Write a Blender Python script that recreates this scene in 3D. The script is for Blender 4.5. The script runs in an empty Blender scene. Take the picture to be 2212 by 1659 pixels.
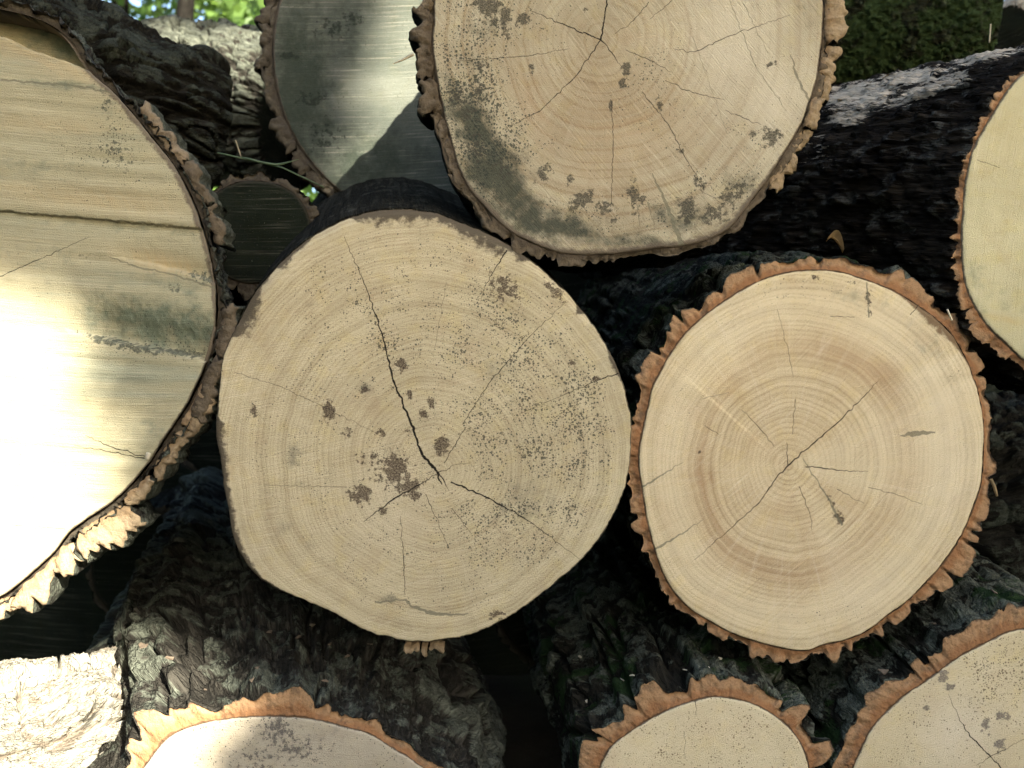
import bpy, math, random
import numpy as np
from mathutils import Vector

R_ = math.radians
scene = bpy.context.scene
COL = scene.collection

# ------------------------------------------------------------------ camera, sky, sun, exposure
CZ = 0.72                       # camera height above the ground
CD = 0.87                       # distance from the camera to the plane of the log ends
FPX = 2212 * 0.85               # focal length in photo units (the photo taken as 2212 wide)
cam_d = bpy.data.cameras.new('camera')
cam = bpy.data.objects.new('camera', cam_d)
COL.objects.link(cam)
cam.location = (0, -CD, CZ)
cam.rotation_euler = (R_(90), 0, 0)
cam_d.sensor_width = 36.0
cam_d.lens = 36.0 * 0.85
cam_d.clip_start = 0.02
cam_d.clip_end = 400
cam_d.dof.use_dof = True
cam_d.dof.focus_distance = 0.88
cam_d.dof.aperture_fstop = 7.0
scene.camera = cam

SUN_V = Vector((0.50, -0.86, 0.52)).normalized()        # towards the sun
SUN_EL = math.asin(SUN_V.z)
SUN_AZ = math.atan2(SUN_V.x, SUN_V.y)                   # clockwise from +Y
world = bpy.data.worlds.new('World')
scene.world = world
world.use_nodes = True
wn = world.node_tree.nodes
wn.clear()
sky = wn.new('ShaderNodeTexSky')
sky.sky_type = 'NISHITA'
sky.sun_disc = False
sky.sun_elevation = SUN_EL
sky.sun_rotation = SUN_AZ
sky.air_density = 1.0
sky.dust_density = 2.0
sky.ozone_density = 0.7
bg = wn.new('ShaderNodeBackground')
bg.inputs['Strength'].default_value = 0.06
wo = wn.new('ShaderNodeOutputWorld')
world.node_tree.links.new(sky.outputs[0], bg.inputs[0])
world.node_tree.links.new(bg.outputs[0], wo.inputs[0])

sun_d = bpy.data.lights.new('sun', 'SUN')
sun_d.energy = 3.2
sun_d.angle = R_(0.53)
sun_d.color = (1.0, 0.93, 0.80)
sun = bpy.data.objects.new('sun', sun_d)
COL.objects.link(sun)
sun.rotation_euler = (-SUN_V).to_track_quat('-Z', 'Y').to_euler()
sun.location = (2, -3, 5)

scene.view_settings.view_transform = 'Standard'
scene.view_settings.look = 'None'
scene.view_settings.exposure = 3.42
scene.view_settings.gamma = 1.0
scene.view_settings.use_curve_mapping = False
scene.cycles.max_bounces = 6
scene.cycles.diffuse_bounces = 4

# ------------------------------------------------------------------ numeric helpers
rng = np.random.default_rng(7)


def _hash(ix, iy, iz, seed):
    h = (ix.astype(np.uint32) * np.uint32(374761393) + iy.astype(np.uint32) * np.uint32(668265263)
         + iz.astype(np.uint32) * np.uint32(2246822519) + np.uint32(seed * 3266489917 % 4294967296))
    h = (h ^ (h >> np.uint32(13))) * np.uint32(1274126177)
    h = (h ^ (h >> np.uint32(15))) * np.uint32(2654435761)
    h = h ^ (h >> np.uint32(16))
    return h.astype(np.float64) / 4294967295.0


def vnoise(p, seed=0):
    """smooth value noise, -1..1, p of shape (..., 3)"""
    f = np.floor(p)
    i = f.astype(np.int64)
    d = p - f
    u = d * d * d * (d * (d * 6 - 15) + 10)
    r = 0
    for a in (0, 1):
        wa = u[..., 0] if a else 1 - u[..., 0]
        for b in (0, 1):
            wb = u[..., 1] if b else 1 - u[..., 1]
            for c in (0, 1):
                wc = u[..., 2] if c else 1 - u[..., 2]
                r = r + wa * wb * wc * _hash(i[..., 0] + a, i[..., 1] + b, i[..., 2] + c, seed)
    return r * 2 - 1


def fbm(p, seed=0, octv=3, gain=0.5):
    s, a, t = 0, 1.0, 0
    for k in range(octv):
        s = s + a * vnoise(p * (2.03 ** k) + 17.3 * k, seed + 31 * k)
        t += a
        a *= gain
    return s / t


def sstep(a, b, x):
    t = np.clip((x - a) / (b - a), 0, 1)
    return t * t * (3 - 2 * t)


def px2w(X, Y, y):
    s = (CD + y) / FPX
    return (X - 1106.0) * s, CZ + (829.5 - Y) * s


def blob(X, Y, cx, cy, rx, ry, ang=0.0):
    c, s = math.cos(R_(ang)), math.sin(R_(ang))
    u = ((X - cx) * c + (Y - cy) * s) / rx
    v = (-(X - cx) * s + (Y - cy) * c) / ry
    return np.exp(-(u * u + v * v))


def mesh_from(name, verts, quads=None, tris=None, mats=(), smooth=True, matidx=None):
    me = bpy.data.meshes.new(name)
    verts = np.asarray(verts, dtype=np.float32)
    loops, starts, totals = [], [], []
    n = 0
    if quads is not None and len(quads):
        q = np.asarray(quads, dtype=np.int32)
        loops.append(q.ravel()); starts.append(n + np.arange(len(q)) * 4); totals.append(np.full(len(q), 4)); n += q.size
    if tris is not None and len(tris):
        t = np.asarray(tris, dtype=np.int32)
        loops.append(t.ravel()); starts.append(n + np.arange(len(t)) * 3); totals.append(np.full(len(t), 3)); n += t.size
    loops = np.concatenate(loops); starts = np.concatenate(starts); totals = np.concatenate(totals)
    me.vertices.add(len(verts)); me.vertices.foreach_set('co', verts.ravel())
    me.loops.add(len(loops)); me.loops.foreach_set('vertex_index', loops.astype(np.int32))
    me.polygons.add(len(starts))
    me.polygons.foreach_set('loop_start', starts.astype(np.int32))
    me.polygons.foreach_set('loop_total', totals.astype(np.int32))
    if matidx is not None:
        me.polygons.foreach_set('material_index', np.asarray(matidx, dtype=np.int32))
    me.polygons.foreach_set('use_smooth', np.full(len(starts), smooth))
    me.update(calc_edges=True)
    me.validate()
    for m in mats:
        me.materials.append(m)
    return me


def set_attr(me, name, vals):
    vals = np.asarray(vals, dtype=np.float32)
    if vals.ndim == 2:
        a = me.attributes.new(name, 'FLOAT_VECTOR', 'POINT'); a.data.foreach_set('vector', vals.ravel())
    else:
        a = me.attributes.new(name, 'FLOAT', 'POINT'); a.data.foreach_set('value', vals)


def link(name, me, parent=None, label=None, cat=None, group=None, kind=None):
    o = bpy.data.objects.new(name, me)
    COL.objects.link(o)
    o.parent = parent
    for k, v in (('label', label), ('category', cat), ('group', group), ('kind', kind)):
        if v:
            o[k] = v
    return o


# ------------------------------------------------------------------ node helpers
class NT:
    def __init__(self, name):
        self.m = bpy.data.materials.new(name)
        self.m.use_nodes = True
        self.t = self.m.node_tree
        self.t.nodes.clear()
        self.out = self.t.nodes.new('ShaderNodeOutputMaterial')

    def put(self, sock, v):
        if v is None:
            return
        if hasattr(v, 'is_linked') or isinstance(v, bpy.types.NodeSocket):
            self.t.links.new(v, sock)
        else:
            if isinstance(v, (tuple, list)) and len(v) == 3 and sock.type == 'RGBA':
                v = (*v, 1)
            sock.default_value = v

    def math(self, op, a, b=None, c=None, clamp=False):
        n = self.t.nodes.new('ShaderNodeMath'); n.operation = op; n.use_clamp = clamp
        self.put(n.inputs[0], a); self.put(n.inputs[1], b); self.put(n.inputs[2], c)
        return n.outputs[0]

    def vec(self, op, a, b=None, scale=None):
        n = self.t.nodes.new('ShaderNodeVectorMath'); n.operation = op
        self.put(n.inputs[0], a); self.put(n.inputs[1], b)
        if scale is not None:
            self.put(n.inputs['Scale'], scale)
        return n.outputs['Value'] if op in ('DOT_PRODUCT', 'LENGTH', 'DISTANCE') else n.outputs[0]

    def comb(self, x, y, z=0.0):
        n = self.t.nodes.new('ShaderNodeCombineXYZ')
        self.put(n.inputs[0], x); self.put(n.inputs[1], y); self.put(n.inputs[2], z)
        return n.outputs[0]

    def attr(self, name, vec=False):
        n = self.t.nodes.new('ShaderNodeAttribute'); n.attribute_name = name
        return n.outputs['Vector'] if vec else n.outputs['Fac']

    def noise(self, vec, scale, detail=2.0, rough=0.5, dist=0.0, color=False):
        n = self.t.nodes.new('ShaderNodeTexNoise')
        self.put(n.inputs['Vector'], vec)
        n.inputs['Scale'].default_value = scale
        n.inputs['Detail'].default_value = detail
        n.inputs['Roughness'].default_value = rough
        n.inputs['Distortion'].default_value = dist
        return n.outputs['Color'] if color else n.outputs['Fac']

    def noise1(self, w, scale, detail=1.0, rough=0.5):
        n = self.t.nodes.new('ShaderNodeTexNoise'); n.noise_dimensions = '1D'
        self.put(n.inputs['W'], w)
        n.inputs['Scale'].default_value = scale
        n.inputs['Detail'].default_value = detail
        n.inputs['Roughness'].default_value = rough
        return n.outputs['Fac']

    def voro(self, vec, scale, rand=1.0):
        n = self.t.nodes.new('ShaderNodeTexVoronoi')
        self.put(n.inputs['Vector'], vec)
        n.inputs['Scale'].default_value = scale
        n.inputs['Randomness'].default_value = rand
        return n.outputs['Distance'], n.outputs['Color']

    def rng(self, v, a, b, c=0.0, d=1.0, smooth=True):
        n = self.t.nodes.new('ShaderNodeMapRange')
        n.interpolation_type = 'SMOOTHSTEP' if smooth else 'LINEAR'
        self.put(n.inputs[0], v); self.put(n.inputs[1], a); self.put(n.inputs[2], b)
        self.put(n.inputs[3], c); self.put(n.inputs[4], d)
        return n.outputs[0]

    def mix(self, f, a, b, blend='MIX'):
        n = self.t.nodes.new('ShaderNodeMix'); n.data_type = 'RGBA'; n.blend_type = blend
        self.put(n.inputs[0], f); self.put(n.inputs[6], a); self.put(n.inputs[7], b)
        return n.outputs[2]

    def sep(self, v):
        n = self.t.nodes.new('ShaderNodeSeparateXYZ'); self.put(n.inputs[0], v)
        return n.outputs

    def objco(self):
        return self.t.nodes.new('ShaderNodeTexCoord').outputs['Object']

    def finish(self, color, height=None, rough=0.8, dist=0.001, spec=0.25, trans=None):
        b = self.t.nodes.new('ShaderNodeBsdfPrincipled')
        self.put(b.inputs['Base Color'], color)
        self.put(b.inputs['Roughness'], rough)
        b.inputs['Specular IOR Level'].default_value = spec
        if height is not None:
            bp = self.t.nodes.new('ShaderNodeBump')
            bp.inputs['Strength'].default_value = 1.0
            bp.inputs['Distance'].default_value = dist
            self.put(bp.inputs['Height'], height)
            self.t.links.new(bp.outputs[0], b.inputs['Normal'])
        s = b.outputs[0]
        if trans is not None:
            tr = self.t.nodes.new('ShaderNodeBsdfTranslucent'); self.put(tr.inputs[0], trans)
            mx = self.t.nodes.new('ShaderNodeMixShader'); mx.inputs[0].default_value = 0.4
            self.t.links.new(s, mx.inputs[1]); self.t.links.new(tr.outputs[0], mx.inputs[2])
            s = mx.outputs[0]
        self.t.links.new(s, self.out.inputs[0])
        return self.m


def crack_group():
    g = bpy.data.node_groups.new('crack_line', 'ShaderNodeTree')
    itf = g.interface
    itf.new_socket('P', in_out='INPUT', socket_type='NodeSocketVector')
    itf.new_socket('Origin', in_out='INPUT', socket_type='NodeSocketVector')
    itf.new_socket('Dir', in_out='INPUT', socket_type='NodeSocketVector')
    itf.new_socket('Nrm', in_out='INPUT', socket_type='NodeSocketVector')
    for s in ('Length', 'W0', 'W1', 'Bend', 'Seed'):
        itf.new_socket(s, in_out='INPUT', socket_type='NodeSocketFloat')
    itf.new_socket('Mask', in_out='OUTPUT', socket_type='NodeSocketFloat')
    gi = g.nodes.new('NodeGroupInput'); go = g.nodes.new('NodeGroupOutput')
    L = g.links.new

    def mt(op, a, b=None, clamp=False):
        n = g.nodes.new('ShaderNodeMath'); n.operation = op; n.use_clamp = clamp
        for k, v in enumerate((a, b)):
            if v is None:
                continue
            if isinstance(v, (int, float)):
                n.inputs[k].default_value = v
            else:
                L(v, n.inputs[k])
        return n.outputs[0]

    def vm(op, a, b):
        n = g.nodes.new('ShaderNodeVectorMath'); n.operation = op
        L(a, n.inputs[0]); L(b, n.inputs[1])
        return n.outputs['Value'] if op == 'DOT_PRODUCT' else n.outputs[0]

    def n1(w, sc, det):
        n = g.nodes.new('ShaderNodeTexNoise'); n.noise_dimensions = '1D'
        L(w, n.inputs['W']); n.inputs['Scale'].default_value = sc; n.inputs['Detail'].default_value = det
        sx = g.nodes.new('ShaderNodeSeparateXYZ'); L(n.outputs['Color'], sx.inputs[0])
        return sx.outputs
    I = gi.outputs
    d = vm('SUBTRACT', I['P'], I['Origin'])
    am = vm('DOT_PRODUCT', d, I['Dir'])
    b = vm('DOT_PRODUCT', d, I['Nrm'])
    a = mt('DIVIDE', am, I['Length'])
    ends = mt('MULTIPLY', mt('MULTIPLY', a, mt('SUBTRACT', 1.0, a)), 4.0)
    sw = mt('ADD', am, I['Seed'])
    nz = n1(sw, 0.11, 2.0)
    wob = mt('MULTIPLY', mt('SUBTRACT', nz[0], 0.5), 5.0)
    off = mt('MULTIPLY', mt('ADD', I['Bend'], wob), ends)
    b2 = mt('ABSOLUTE', mt('SUBTRACT', b, off))
    w = mt('ADD', I['W0'], mt('MULTIPLY', mt('SUBTRACT', I['W1'], I['W0']), a))
    wv = mt('ADD', 0.35, mt('MULTIPLY', nz[1], 1.3))
    w = mt('MULTIPLY', w, wv)
    inside = mt('MULTIPLY', mt('GREATER_THAN', a, 0.0), mt('LESS_THAN', a, 1.0))
    v = mt('SUBTRACT', mt('MULTIPLY', w, 0.5), b2)
    v = mt('ADD', mt('DIVIDE', v, 0.55), 0.5, clamp=True)
    v = mt('MULTIPLY', v, inside)
    L(v, go.inputs['Mask'])
    return g


CRACK = crack_group()
MM = 0.463          # one photo unit on the plane of the log ends, in millimetres


def wood_material(name, pith, *args, cracks=(), grooves=(), **kw):
    """(material away from the cracks, the same with the crack lines, the line segments)"""
    segs = list(cracks) + list(grooves)
    plain = _wood_material(name, pith, *args, **kw)
    full = _wood_material(name + '_cracked', pith, *args, cracks=cracks, grooves=grooves, **kw) if segs else plain
    return plain, full, segs


def _wood_material(name, pith, base=(0.52, 0.43, 0.28), base2=(0.46, 0.37, 0.24), period=4.0, ring_amt=0.25,
                  heart=(0.42, 0.28, 0.16), heart_amt=0.7, saw=(8.0, 0.3), bands=0.0, band_cols=None,
                  speck_col=(0.055, 0.055, 0.042), stain_col=(0.060, 0.042, 0.030), algae_col=(0.16, 0.19, 0.13),
                  edge_col=(0.12, 0.095, 0.07), cracks=(), grooves=(), stain_scale=0.17, ray_amt=0.12, pale=None):
    n = NT(name)
    base, base2, heart = [tuple(c * k for c, k in zip(v, (1.06, 1.10, 1.08))) for v in (base, base2, heart)]
    if band_cols:
        band_cols = [tuple(c * k for c, k in zip(v, (0.98, 1.05, 1.04))) for v in band_cols]
    P = n.attr('face_pos', vec=True)
    xyz = n.sep(P)
    # base
    big = n.noise(P, 0.014, 3, 0.55)
    col = n.mix(n.rng(big, 0.35, 0.65), base, base2)
    col = n.mix(n.rng(n.noise(P, 0.045, 4, 0.65), 0.48, 0.70, 0.0, 0.55), col, n.mix(1.0, col, (1.03, 0.99, 0.80), 'MULTIPLY'))
    col = n.mix(n.rng(n.noise(n.vec('ADD', P, (311.0, 77.0, 5.0)), 0.03, 4, 0.65), 0.50, 0.72, 0.0, 0.6), col, n.mix(1.0, col, (0.87, 0.80, 0.76), 'MULTIPLY'))
    # saw coordinates
    ca, sa = math.cos(R_(saw[0])), math.sin(R_(saw[0]))
    ua = n.vec('DOT_PRODUCT', P, (ca, sa, 0)); ub = n.vec('DOT_PRODUCT', P, (-sa, ca, 0))
    ub = n.math('ADD', ub, n.math('MULTIPLY', n.math('MULTIPLY', ua, ua), 0.00025))
    if bands:
        bn = n.noise(n.comb(n.math('MULTIPLY', ua, 0.003), n.math('MULTIPLY', ub, 0.022)), 1.0, 4, 0.6, 0.3)
        c2 = n.mix(n.rng(bn, 0.30, 0.50), band_cols[0], band_cols[1])
        c2 = n.mix(n.rng(bn, 0.52, 0.68), c2, band_cols[2])
        col = n.mix(bands, col, c2)
    # heartwood tint
    r = n.attr('ring')
    warp = n.math('MULTIPLY', n.math('SUBTRACT', n.noise(P, 0.02, 3), 0.5), 9.0)
    warp2 = n.math('MULTIPLY', n.math('SUBTRACT', n.noise(P, 0.35, 2), 0.5), 0.9)
    rr = n.math('ADD', n.math('ADD', r, warp), warp2)
    hb = n.math('MULTIPLY', n.attr('heart'), n.math('ADD', 0.25, n.math('MULTIPLY', n.noise1(rr, 0.16, 3, 0.6), 1.3)))
    col = n.mix(n.math('MULTIPLY', hb, heart_amt, clamp=True), col, heart)
    # growth rings: uneven wave
    ph = n.math('ADD', n.math('MULTIPLY', rr, 2 * math.pi / period), n.math('MULTIPLY', n.noise1(rr, 0.07, 2), 14.0))
    wave = n.math('MULTIPLY_ADD', n.math('SINE', ph), 0.5, 0.5)
    patch = n.rng(n.noise(P, 0.018, 2), 0.32, 0.68, 0.4, 1.0)
    grit = n.noise(P, 0.55, 3, 0.75)
    late = n.math('MULTIPLY', n.math('MULTIPLY', n.rng(wave, 0.35, 1.0), patch), n.rng(grit, 0.30, 0.62))
    broad = n.noise1(rr, 0.09, 2, 0.6)
    ring_f = n.math('MULTIPLY', n.math('ADD', n.math('MULTIPLY', late, 0.75), n.math('MULTIPLY', n.rng(broad, 0.4, 0.75), 0.35)), ring_amt)
    dark = n.mix(0.45, col, heart)
    dark = n.mix(1.0, dark, (0.72, 0.70, 0.66), 'MULTIPLY')
    col = n.mix(n.math('MULTIPLY', ring_f, 1.0, clamp=True), col, dark)
    # radial rays
    rel = n.vec('SUBTRACT', P, (pith[0] * MM, pith[1] * MM, 0))
    dirv = n.vec('NORMALIZE', rel)
    rc = n.vec('ADD', n.vec('SCALE', dirv, scale=26.0), n.comb(0.0, 0.0, n.math('MULTIPLY', r, 0.012)))
    ray = n.noise(rc, 1.0, 3, 0.6)
    col = n.mix(n.math('MULTIPLY', n.rng(ray, 0.5, 0.8), ray_amt), col, (0.70, 0.60, 0.45))
    col = n.mix(n.math('MULTIPLY', n.rng(ray, 0.5, 0.2), ray_amt * 0.8), col, heart)
    # saw marks
    sv = n.noise(n.comb(n.math('MULTIPLY', ua, 0.012), n.math('MULTIPLY', ub, 0.55)), 1.0, 3, 0.65)
    sv2 = n.noise(n.comb(n.math('MULTIPLY', ua, 0.05), n.math('MULTIPLY', ub, 1.6), 4.0), 1.0, 2, 0.6)
    sm = n.noise(P, 0.012, 2)
    sawf = n.math('MULTIPLY', n.rng(sm, 0.35, 0.62, 0.3, 1.0), saw[1])
    col = n.mix(n.math('MULTIPLY', n.rng(sv, 0.52, 0.75), sawf), col, n.mix(1.0, col, (0.62, 0.60, 0.54), 'MULTIPLY'))
    col = n.mix(n.math('MULTIPLY', n.rng(sv, 0.48, 0.25), n.math('MULTIPLY', sawf, 1.0)), col, n.mix(0.6, col, (0.86, 0.78, 0.62)))
    # fine grain
    fg = n.noise(P, 0.9, 2, 0.7)
    col = n.mix(n.rng(fg, 0.25, 0.75, 0.0, 0.34), col, n.mix(1.0, col, (0.62, 0.60, 0.54), 'MULTIPLY'))
    col = n.mix(n.rng(grit, 0.60, 0.74, 0.0, 0.5), col, n.mix(1.0, col, (0.50, 0.46, 0.38), 'MULTIPLY'))
    col = n.mix(n.rng(grit, 0.36, 0.24, 0.0, 0.5), col, n.mix(0.5, col, (0.80, 0.72, 0.56)))
    if pale:
        col = n.mix(n.math('MULTIPLY', n.attr('pale'), 1.0, clamp=True), col, pale)
    # algae film
    al = n.attr('algae')
    an = n.noise(P, 0.05, 5, 0.68)
    alm = n.rng(n.math('ADD', al, n.math('MULTIPLY', n.math('SUBTRACT', an, 0.5), 1.6)), 0.25, 0.95)
    alm = n.math('MULTIPLY', alm, n.rng(al, 0.0, 0.12))
    col = n.mix(n.math('MULTIPLY', alm, 0.93), col, n.mix(n.noise(P, 0.3, 3), algae_col, tuple(0.55 * c for c in algae_col)))
    # specks of mould
    Pd = n.vec('ADD', P, n.vec('SCALE', n.vec('SUBTRACT', n.noise(P, 0.5, 2, color=True), (0.5, 0.5, 0.5)), scale=1.5))
    sp = n.attr('speck')
    spn = n.rng(n.noise(P, 0.03, 3, 0.6), 0.30, 0.72, 0.6, 1.35)
    dens = n.math('MULTIPLY', sp, spn)
    hgt_sp = None
    for sc, rad in ((0.36, 0.33), (0.60, 0.36), (0.22, 0.22)):
        d, c = n.voro(n.vec('ADD', Pd, (sc * 91, sc * 37, 0)), sc)
        cs = n.sep(c)
        thr = n.math('MULTIPLY', n.math('MULTIPLY', n.math('POWER', cs[0], 1.3), rad), dens)
        on = n.math('LESS_THAN', cs[1], n.math('MULTIPLY', dens, 0.75))
        mk = n.math('MULTIPLY', n.rng(n.math('SUBTRACT', thr, d), -0.03, 0.06), on)
        hgt_sp = mk if hgt_sp is None else n.math('MAXIMUM', hgt_sp, mk)
    col = n.mix(n.math('MULTIPLY', hgt_sp, 0.82), col, speck_col)
    # blotchy stains with their own ragged shape
    st = n.attr('stain')
    s1 = n.noise(P, stain_scale, 4, 0.68)
    stm = n.rng(n.math('ADD', st, n.math('MULTIPLY', n.math('SUBTRACT', s1, 0.5), 2.6)), 0.40, 0.68)
    stm = n.math('MULTIPLY', stm, n.rng(st, 0.05, 0.2))
    col = n.mix(n.math('MULTIPLY', stm, n.rng(n.noise(P, 0.7, 2), 0.3, 0.7, 0.6, 1.0)), col, stain_col)
    # weathered rim
    ed = n.attr('edge')
    ef = n.math('ADD', n.math('DIVIDE', ed, n.attr('rimw')), n.math('MULTIPLY', n.math('SUBTRACT', n.noise(P, 0.12, 4, 0.7), 0.5), 1.7))
    col = n.mix(n.math('MULTIPLY', n.rng(ef, 0.95, 0.35), 0.9), col, edge_col)
    # cracks: near-black colour alone stands in for the shade inside them
    cm = None

    def lines(lst):
        acc = None
        pk = P
        for k, c in enumerate(lst):
            (x0, y0), (x1, y1), w0, w1 = c[:4]
            bend = c[4] if len(c) > 4 else 0.0
            dx, dy = (x1 - x0) * MM, (y1 - y0) * MM
            ln = math.hypot(dx, dy)
            g = n.t.nodes.new('ShaderNodeGroup'); g.node_tree = CRACK
            n.t.links.new(pk, g.inputs['P'])
            g.inputs['Origin'].default_value = (x0 * MM, y0 * MM, 0)
            g.inputs['Dir'].default_value = (dx / ln, dy / ln, 0)
            g.inputs['Nrm'].default_value = (-dy / ln, dx / ln, 0)
            g.inputs['Length'].default_value = ln
            g.inputs['W0'].default_value = w0 * 0.82
            g.inputs['W1'].default_value = w1 * 0.82
            g.inputs['Bend'].default_value = bend
            g.inputs['Seed'].default_value = 37.7 * k + x0 * 0.13
            acc = g.outputs[0] if acc is None else n.math('MAXIMUM', acc, g.outputs[0])
            # evaluate the lines one after the other (keeps the shader's stack small)
            pk = n.vec('ADD', P, n.comb(n.math('MULTIPLY', acc, 1e-6), 0.0, 0.0))
        return acc
    H = n.math('MULTIPLY', sv, saw[1] * 0.9)
    H = n.math('ADD', H, n.math('MULTIPLY', sv2, 0.25))
    H = n.math('ADD', H, n.math('MULTIPLY', fg, 0.5))
    if grooves:
        gm = lines(grooves)
        col = n.mix(n.math('MULTIPLY', gm, 0.75), col, (0.15, 0.14, 0.095))
    if cracks:
        cm = lines(cracks)
        col = n.mix(cm, col, (0.016, 0.013, 0.010))
    return n.finish(col, H, 0.95, 0.0024, spec=0.05)


def bark_material(name, dark=(0.030, 0.028, 0.023), mid=(0.062, 0.057, 0.046), lichen=(0.20, 0.225, 0.19), lich=0.5,
                  moss=0.0, moss_col=(0.035, 0.062, 0.022), stretch=0.35):
    n = NT(name)
    if name != 'bark_pale':
        dark, mid, lichen = tuple(.38 * c for c in dark), tuple(.48 * c for c in mid), tuple(.82 * c for c in lichen)
    P = n.attr('bark_pos', vec=True)          # millimetres: round the log, along the log
    X = n.sep(P)
    Q = n.vec('MULTIPLY', P, (1.0, 1.0, stretch))
    f = n.noise(Q, 0.11, 4, 0.68)
    col = n.mix(n.rng(f, 0.32, 0.68), dark, mid)
    fib = n.noise(n.vec('MULTIPLY', P, (1.0, 1.0, 0.10)), 0.45, 2, 0.65)
    col = n.mix(n.rng(fib, 0.45, 0.75, 0.0, 0.5), col, tuple(1.55 * c for c in mid))
    h = n.attr('ridge')
    l1 = n.noise(P, 0.035, 5, 0.66, 0.4)
    l1 = n.math('ADD', l1, n.math('MULTIPLY', n.math('SUBTRACT', n.noise(Q, 0.2, 3, 0.7), 0.5), 0.35))
    lm = n.rng(n.math('ADD', l1, n.math('MULTIPLY', n.math('SUBTRACT', h, 0.5), 0.25)), 0.62 - 0.2 * lich, 0.72 - 0.2 * lich)
    gr = n.noise(P, 0.5, 3, 0.7)
    col = n.mix(n.math('MULTIPLY', lm, n.rng(gr, 0.3, 0.7, 0.35, 1.0)), col, n.mix(n.rng(n.noise(P, 0.09, 3), 0.35, 0.65), lichen, tuple(0.62 * c for c in lichen)))
    # bare, bleached wood where the bark has come off, also painting a sun streak
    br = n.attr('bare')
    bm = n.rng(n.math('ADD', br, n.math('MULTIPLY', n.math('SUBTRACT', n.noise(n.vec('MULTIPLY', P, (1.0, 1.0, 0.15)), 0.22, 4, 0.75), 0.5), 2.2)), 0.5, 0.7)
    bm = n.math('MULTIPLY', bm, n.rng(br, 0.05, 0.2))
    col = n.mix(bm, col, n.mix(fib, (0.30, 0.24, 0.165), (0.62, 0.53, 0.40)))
    H = n.math('ADD', n.math('MULTIPLY', n.math('MINIMUM', n.math('ABSOLUTE', n.math('SUBTRACT', f, 0.5)), 0.07), 26.0), n.math('MULTIPLY', fib, 1.8))
    H = n.math('ADD', H, n.math('MULTIPLY', gr, 0.9))
    if moss:
        m1 = n.noise(P, 0.022, 5, 0.7)
        mm = n.rng(m1, 0.64 - 0.25 * moss, 0.74 - 0.25 * moss)
        col = n.mix(n.math('MULTIPLY', mm, 0.9), col, n.mix(gr, moss_col, tuple(1.9 * c for c in moss_col)))
        H = n.math('ADD', H, n.math('MULTIPLY', n.math('MULTIPLY', mm, n.noise(P, 0.8, 3, 0.7)), 3.0))
    return n.finish(col, H, 1.0, 0.0013, spec=0.03)


def inner_bark_material(name, a=(0.30, 0.16, 0.075), b=(0.46, 0.31, 0.17), dirt=(0.10, 0.075, 0.05), dirt_amt=0.5, edge=0.5):
    n = NT(name)
    P = n.attr('bark_pos', vec=True)
    f = n.attr('ridge')                        # 0 at the wood, 1 at the outside
    Q = n.objco()
    big = n.noise(Q, 26.0, 4, 0.6)
    t = n.math('ADD', f, n.math('MULTIPLY', n.math('SUBTRACT', n.noise(Q, 60.0, 3, 0.6), 0.5), 0.9))
    col = n.mix(n.rng(t, 0.25, 0.6), a, b)
    fl = n.noise(n.comb(n.math('MULTIPLY', n.sep(P)[0], 0.1), n.math('MULTIPLY', n.sep(P)[1], 0.1), n.math('MULTIPLY', f, 5.0)), 1.6, 4, 0.6)
    col = n.mix(n.rng(fl, 0.5, 0.75, 0.0, 0.35), col, tuple(0.6 * c for c in a))
    dm = n.rng(n.noise(Q, 75.0, 5, 0.72), 0.66 - 0.16 * dirt_amt, 0.76 - 0.1 * dirt_amt)
    col = n.mix(n.math('MULTIPLY', dm, 0.6), col, dirt)
    em = n.rng(n.math('ADD', f, n.math('MULTIPLY', n.math('SUBTRACT', n.noise(Q, 130.0, 3, 0.7), 0.5), 0.55)), 0.90, 1.06)
    col = n.mix(n.math('MULTIPLY', em, edge), col, (0.06, 0.05, 0.04))
    cm = n.rng(n.math('ADD', f, n.math('MULTIPLY', n.math('SUBTRACT', n.noise(Q, 160.0, 2), 0.5), 0.16)), 0.085, 0.03)
    col = n.mix(n.math('MULTIPLY', cm, 0.8), col, (0.05, 0.035, 0.022))
    gr = n.noise(Q, 420.0, 4, 0.7)
    col = n.mix(n.rng(gr, 0.3, 0.75, 0.0, 0.3), col, tuple(0.5 * c for c in b))
    H = n.math('ADD', n.math('MULTIPLY', gr, 0.9), n.math('MULTIPLY', n.noise(Q, 120.0, 3, 0.6), 1.6))
    return n.finish(col, H, 1.0, 0.0015, spec=0.04)


# ------------------------------------------------------------------ log builder
def polar(outline, pith, th):
    """radius of a closed outline seen from the pith, smoothed with a Catmull-Rom pass"""
    p = np.array(outline, float)
    n = len(p)
    out = []
    for i in range(n):
        a, b, c, d = p[i - 1], p[i], p[(i + 1) % n], p[(i + 2) % n]
        for t in np.linspace(0, 1, 8, endpoint=False):
            out.append(0.5 * (2 * b + (c - a) * t + (2 * a - 5 * b + 4 * c - d) * t * t + (3 * b - a - 3 * c + d) * t ** 3))
    q = np.array(out) - np.array(pith, float)
    ang = np.arctan2(q[:, 1], q[:, 0]) % (2 * math.pi)
    rad = np.hypot(q[:, 0], q[:, 1])
    o = np.argsort(ang)
    ang, rad = ang[o], rad[o]
    ang = np.concatenate([ang - 2 * math.pi, ang, ang + 2 * math.pi]); rad = np.tile(rad, 3)
    return np.interp(th % (2 * math.pi), ang, rad)


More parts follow.
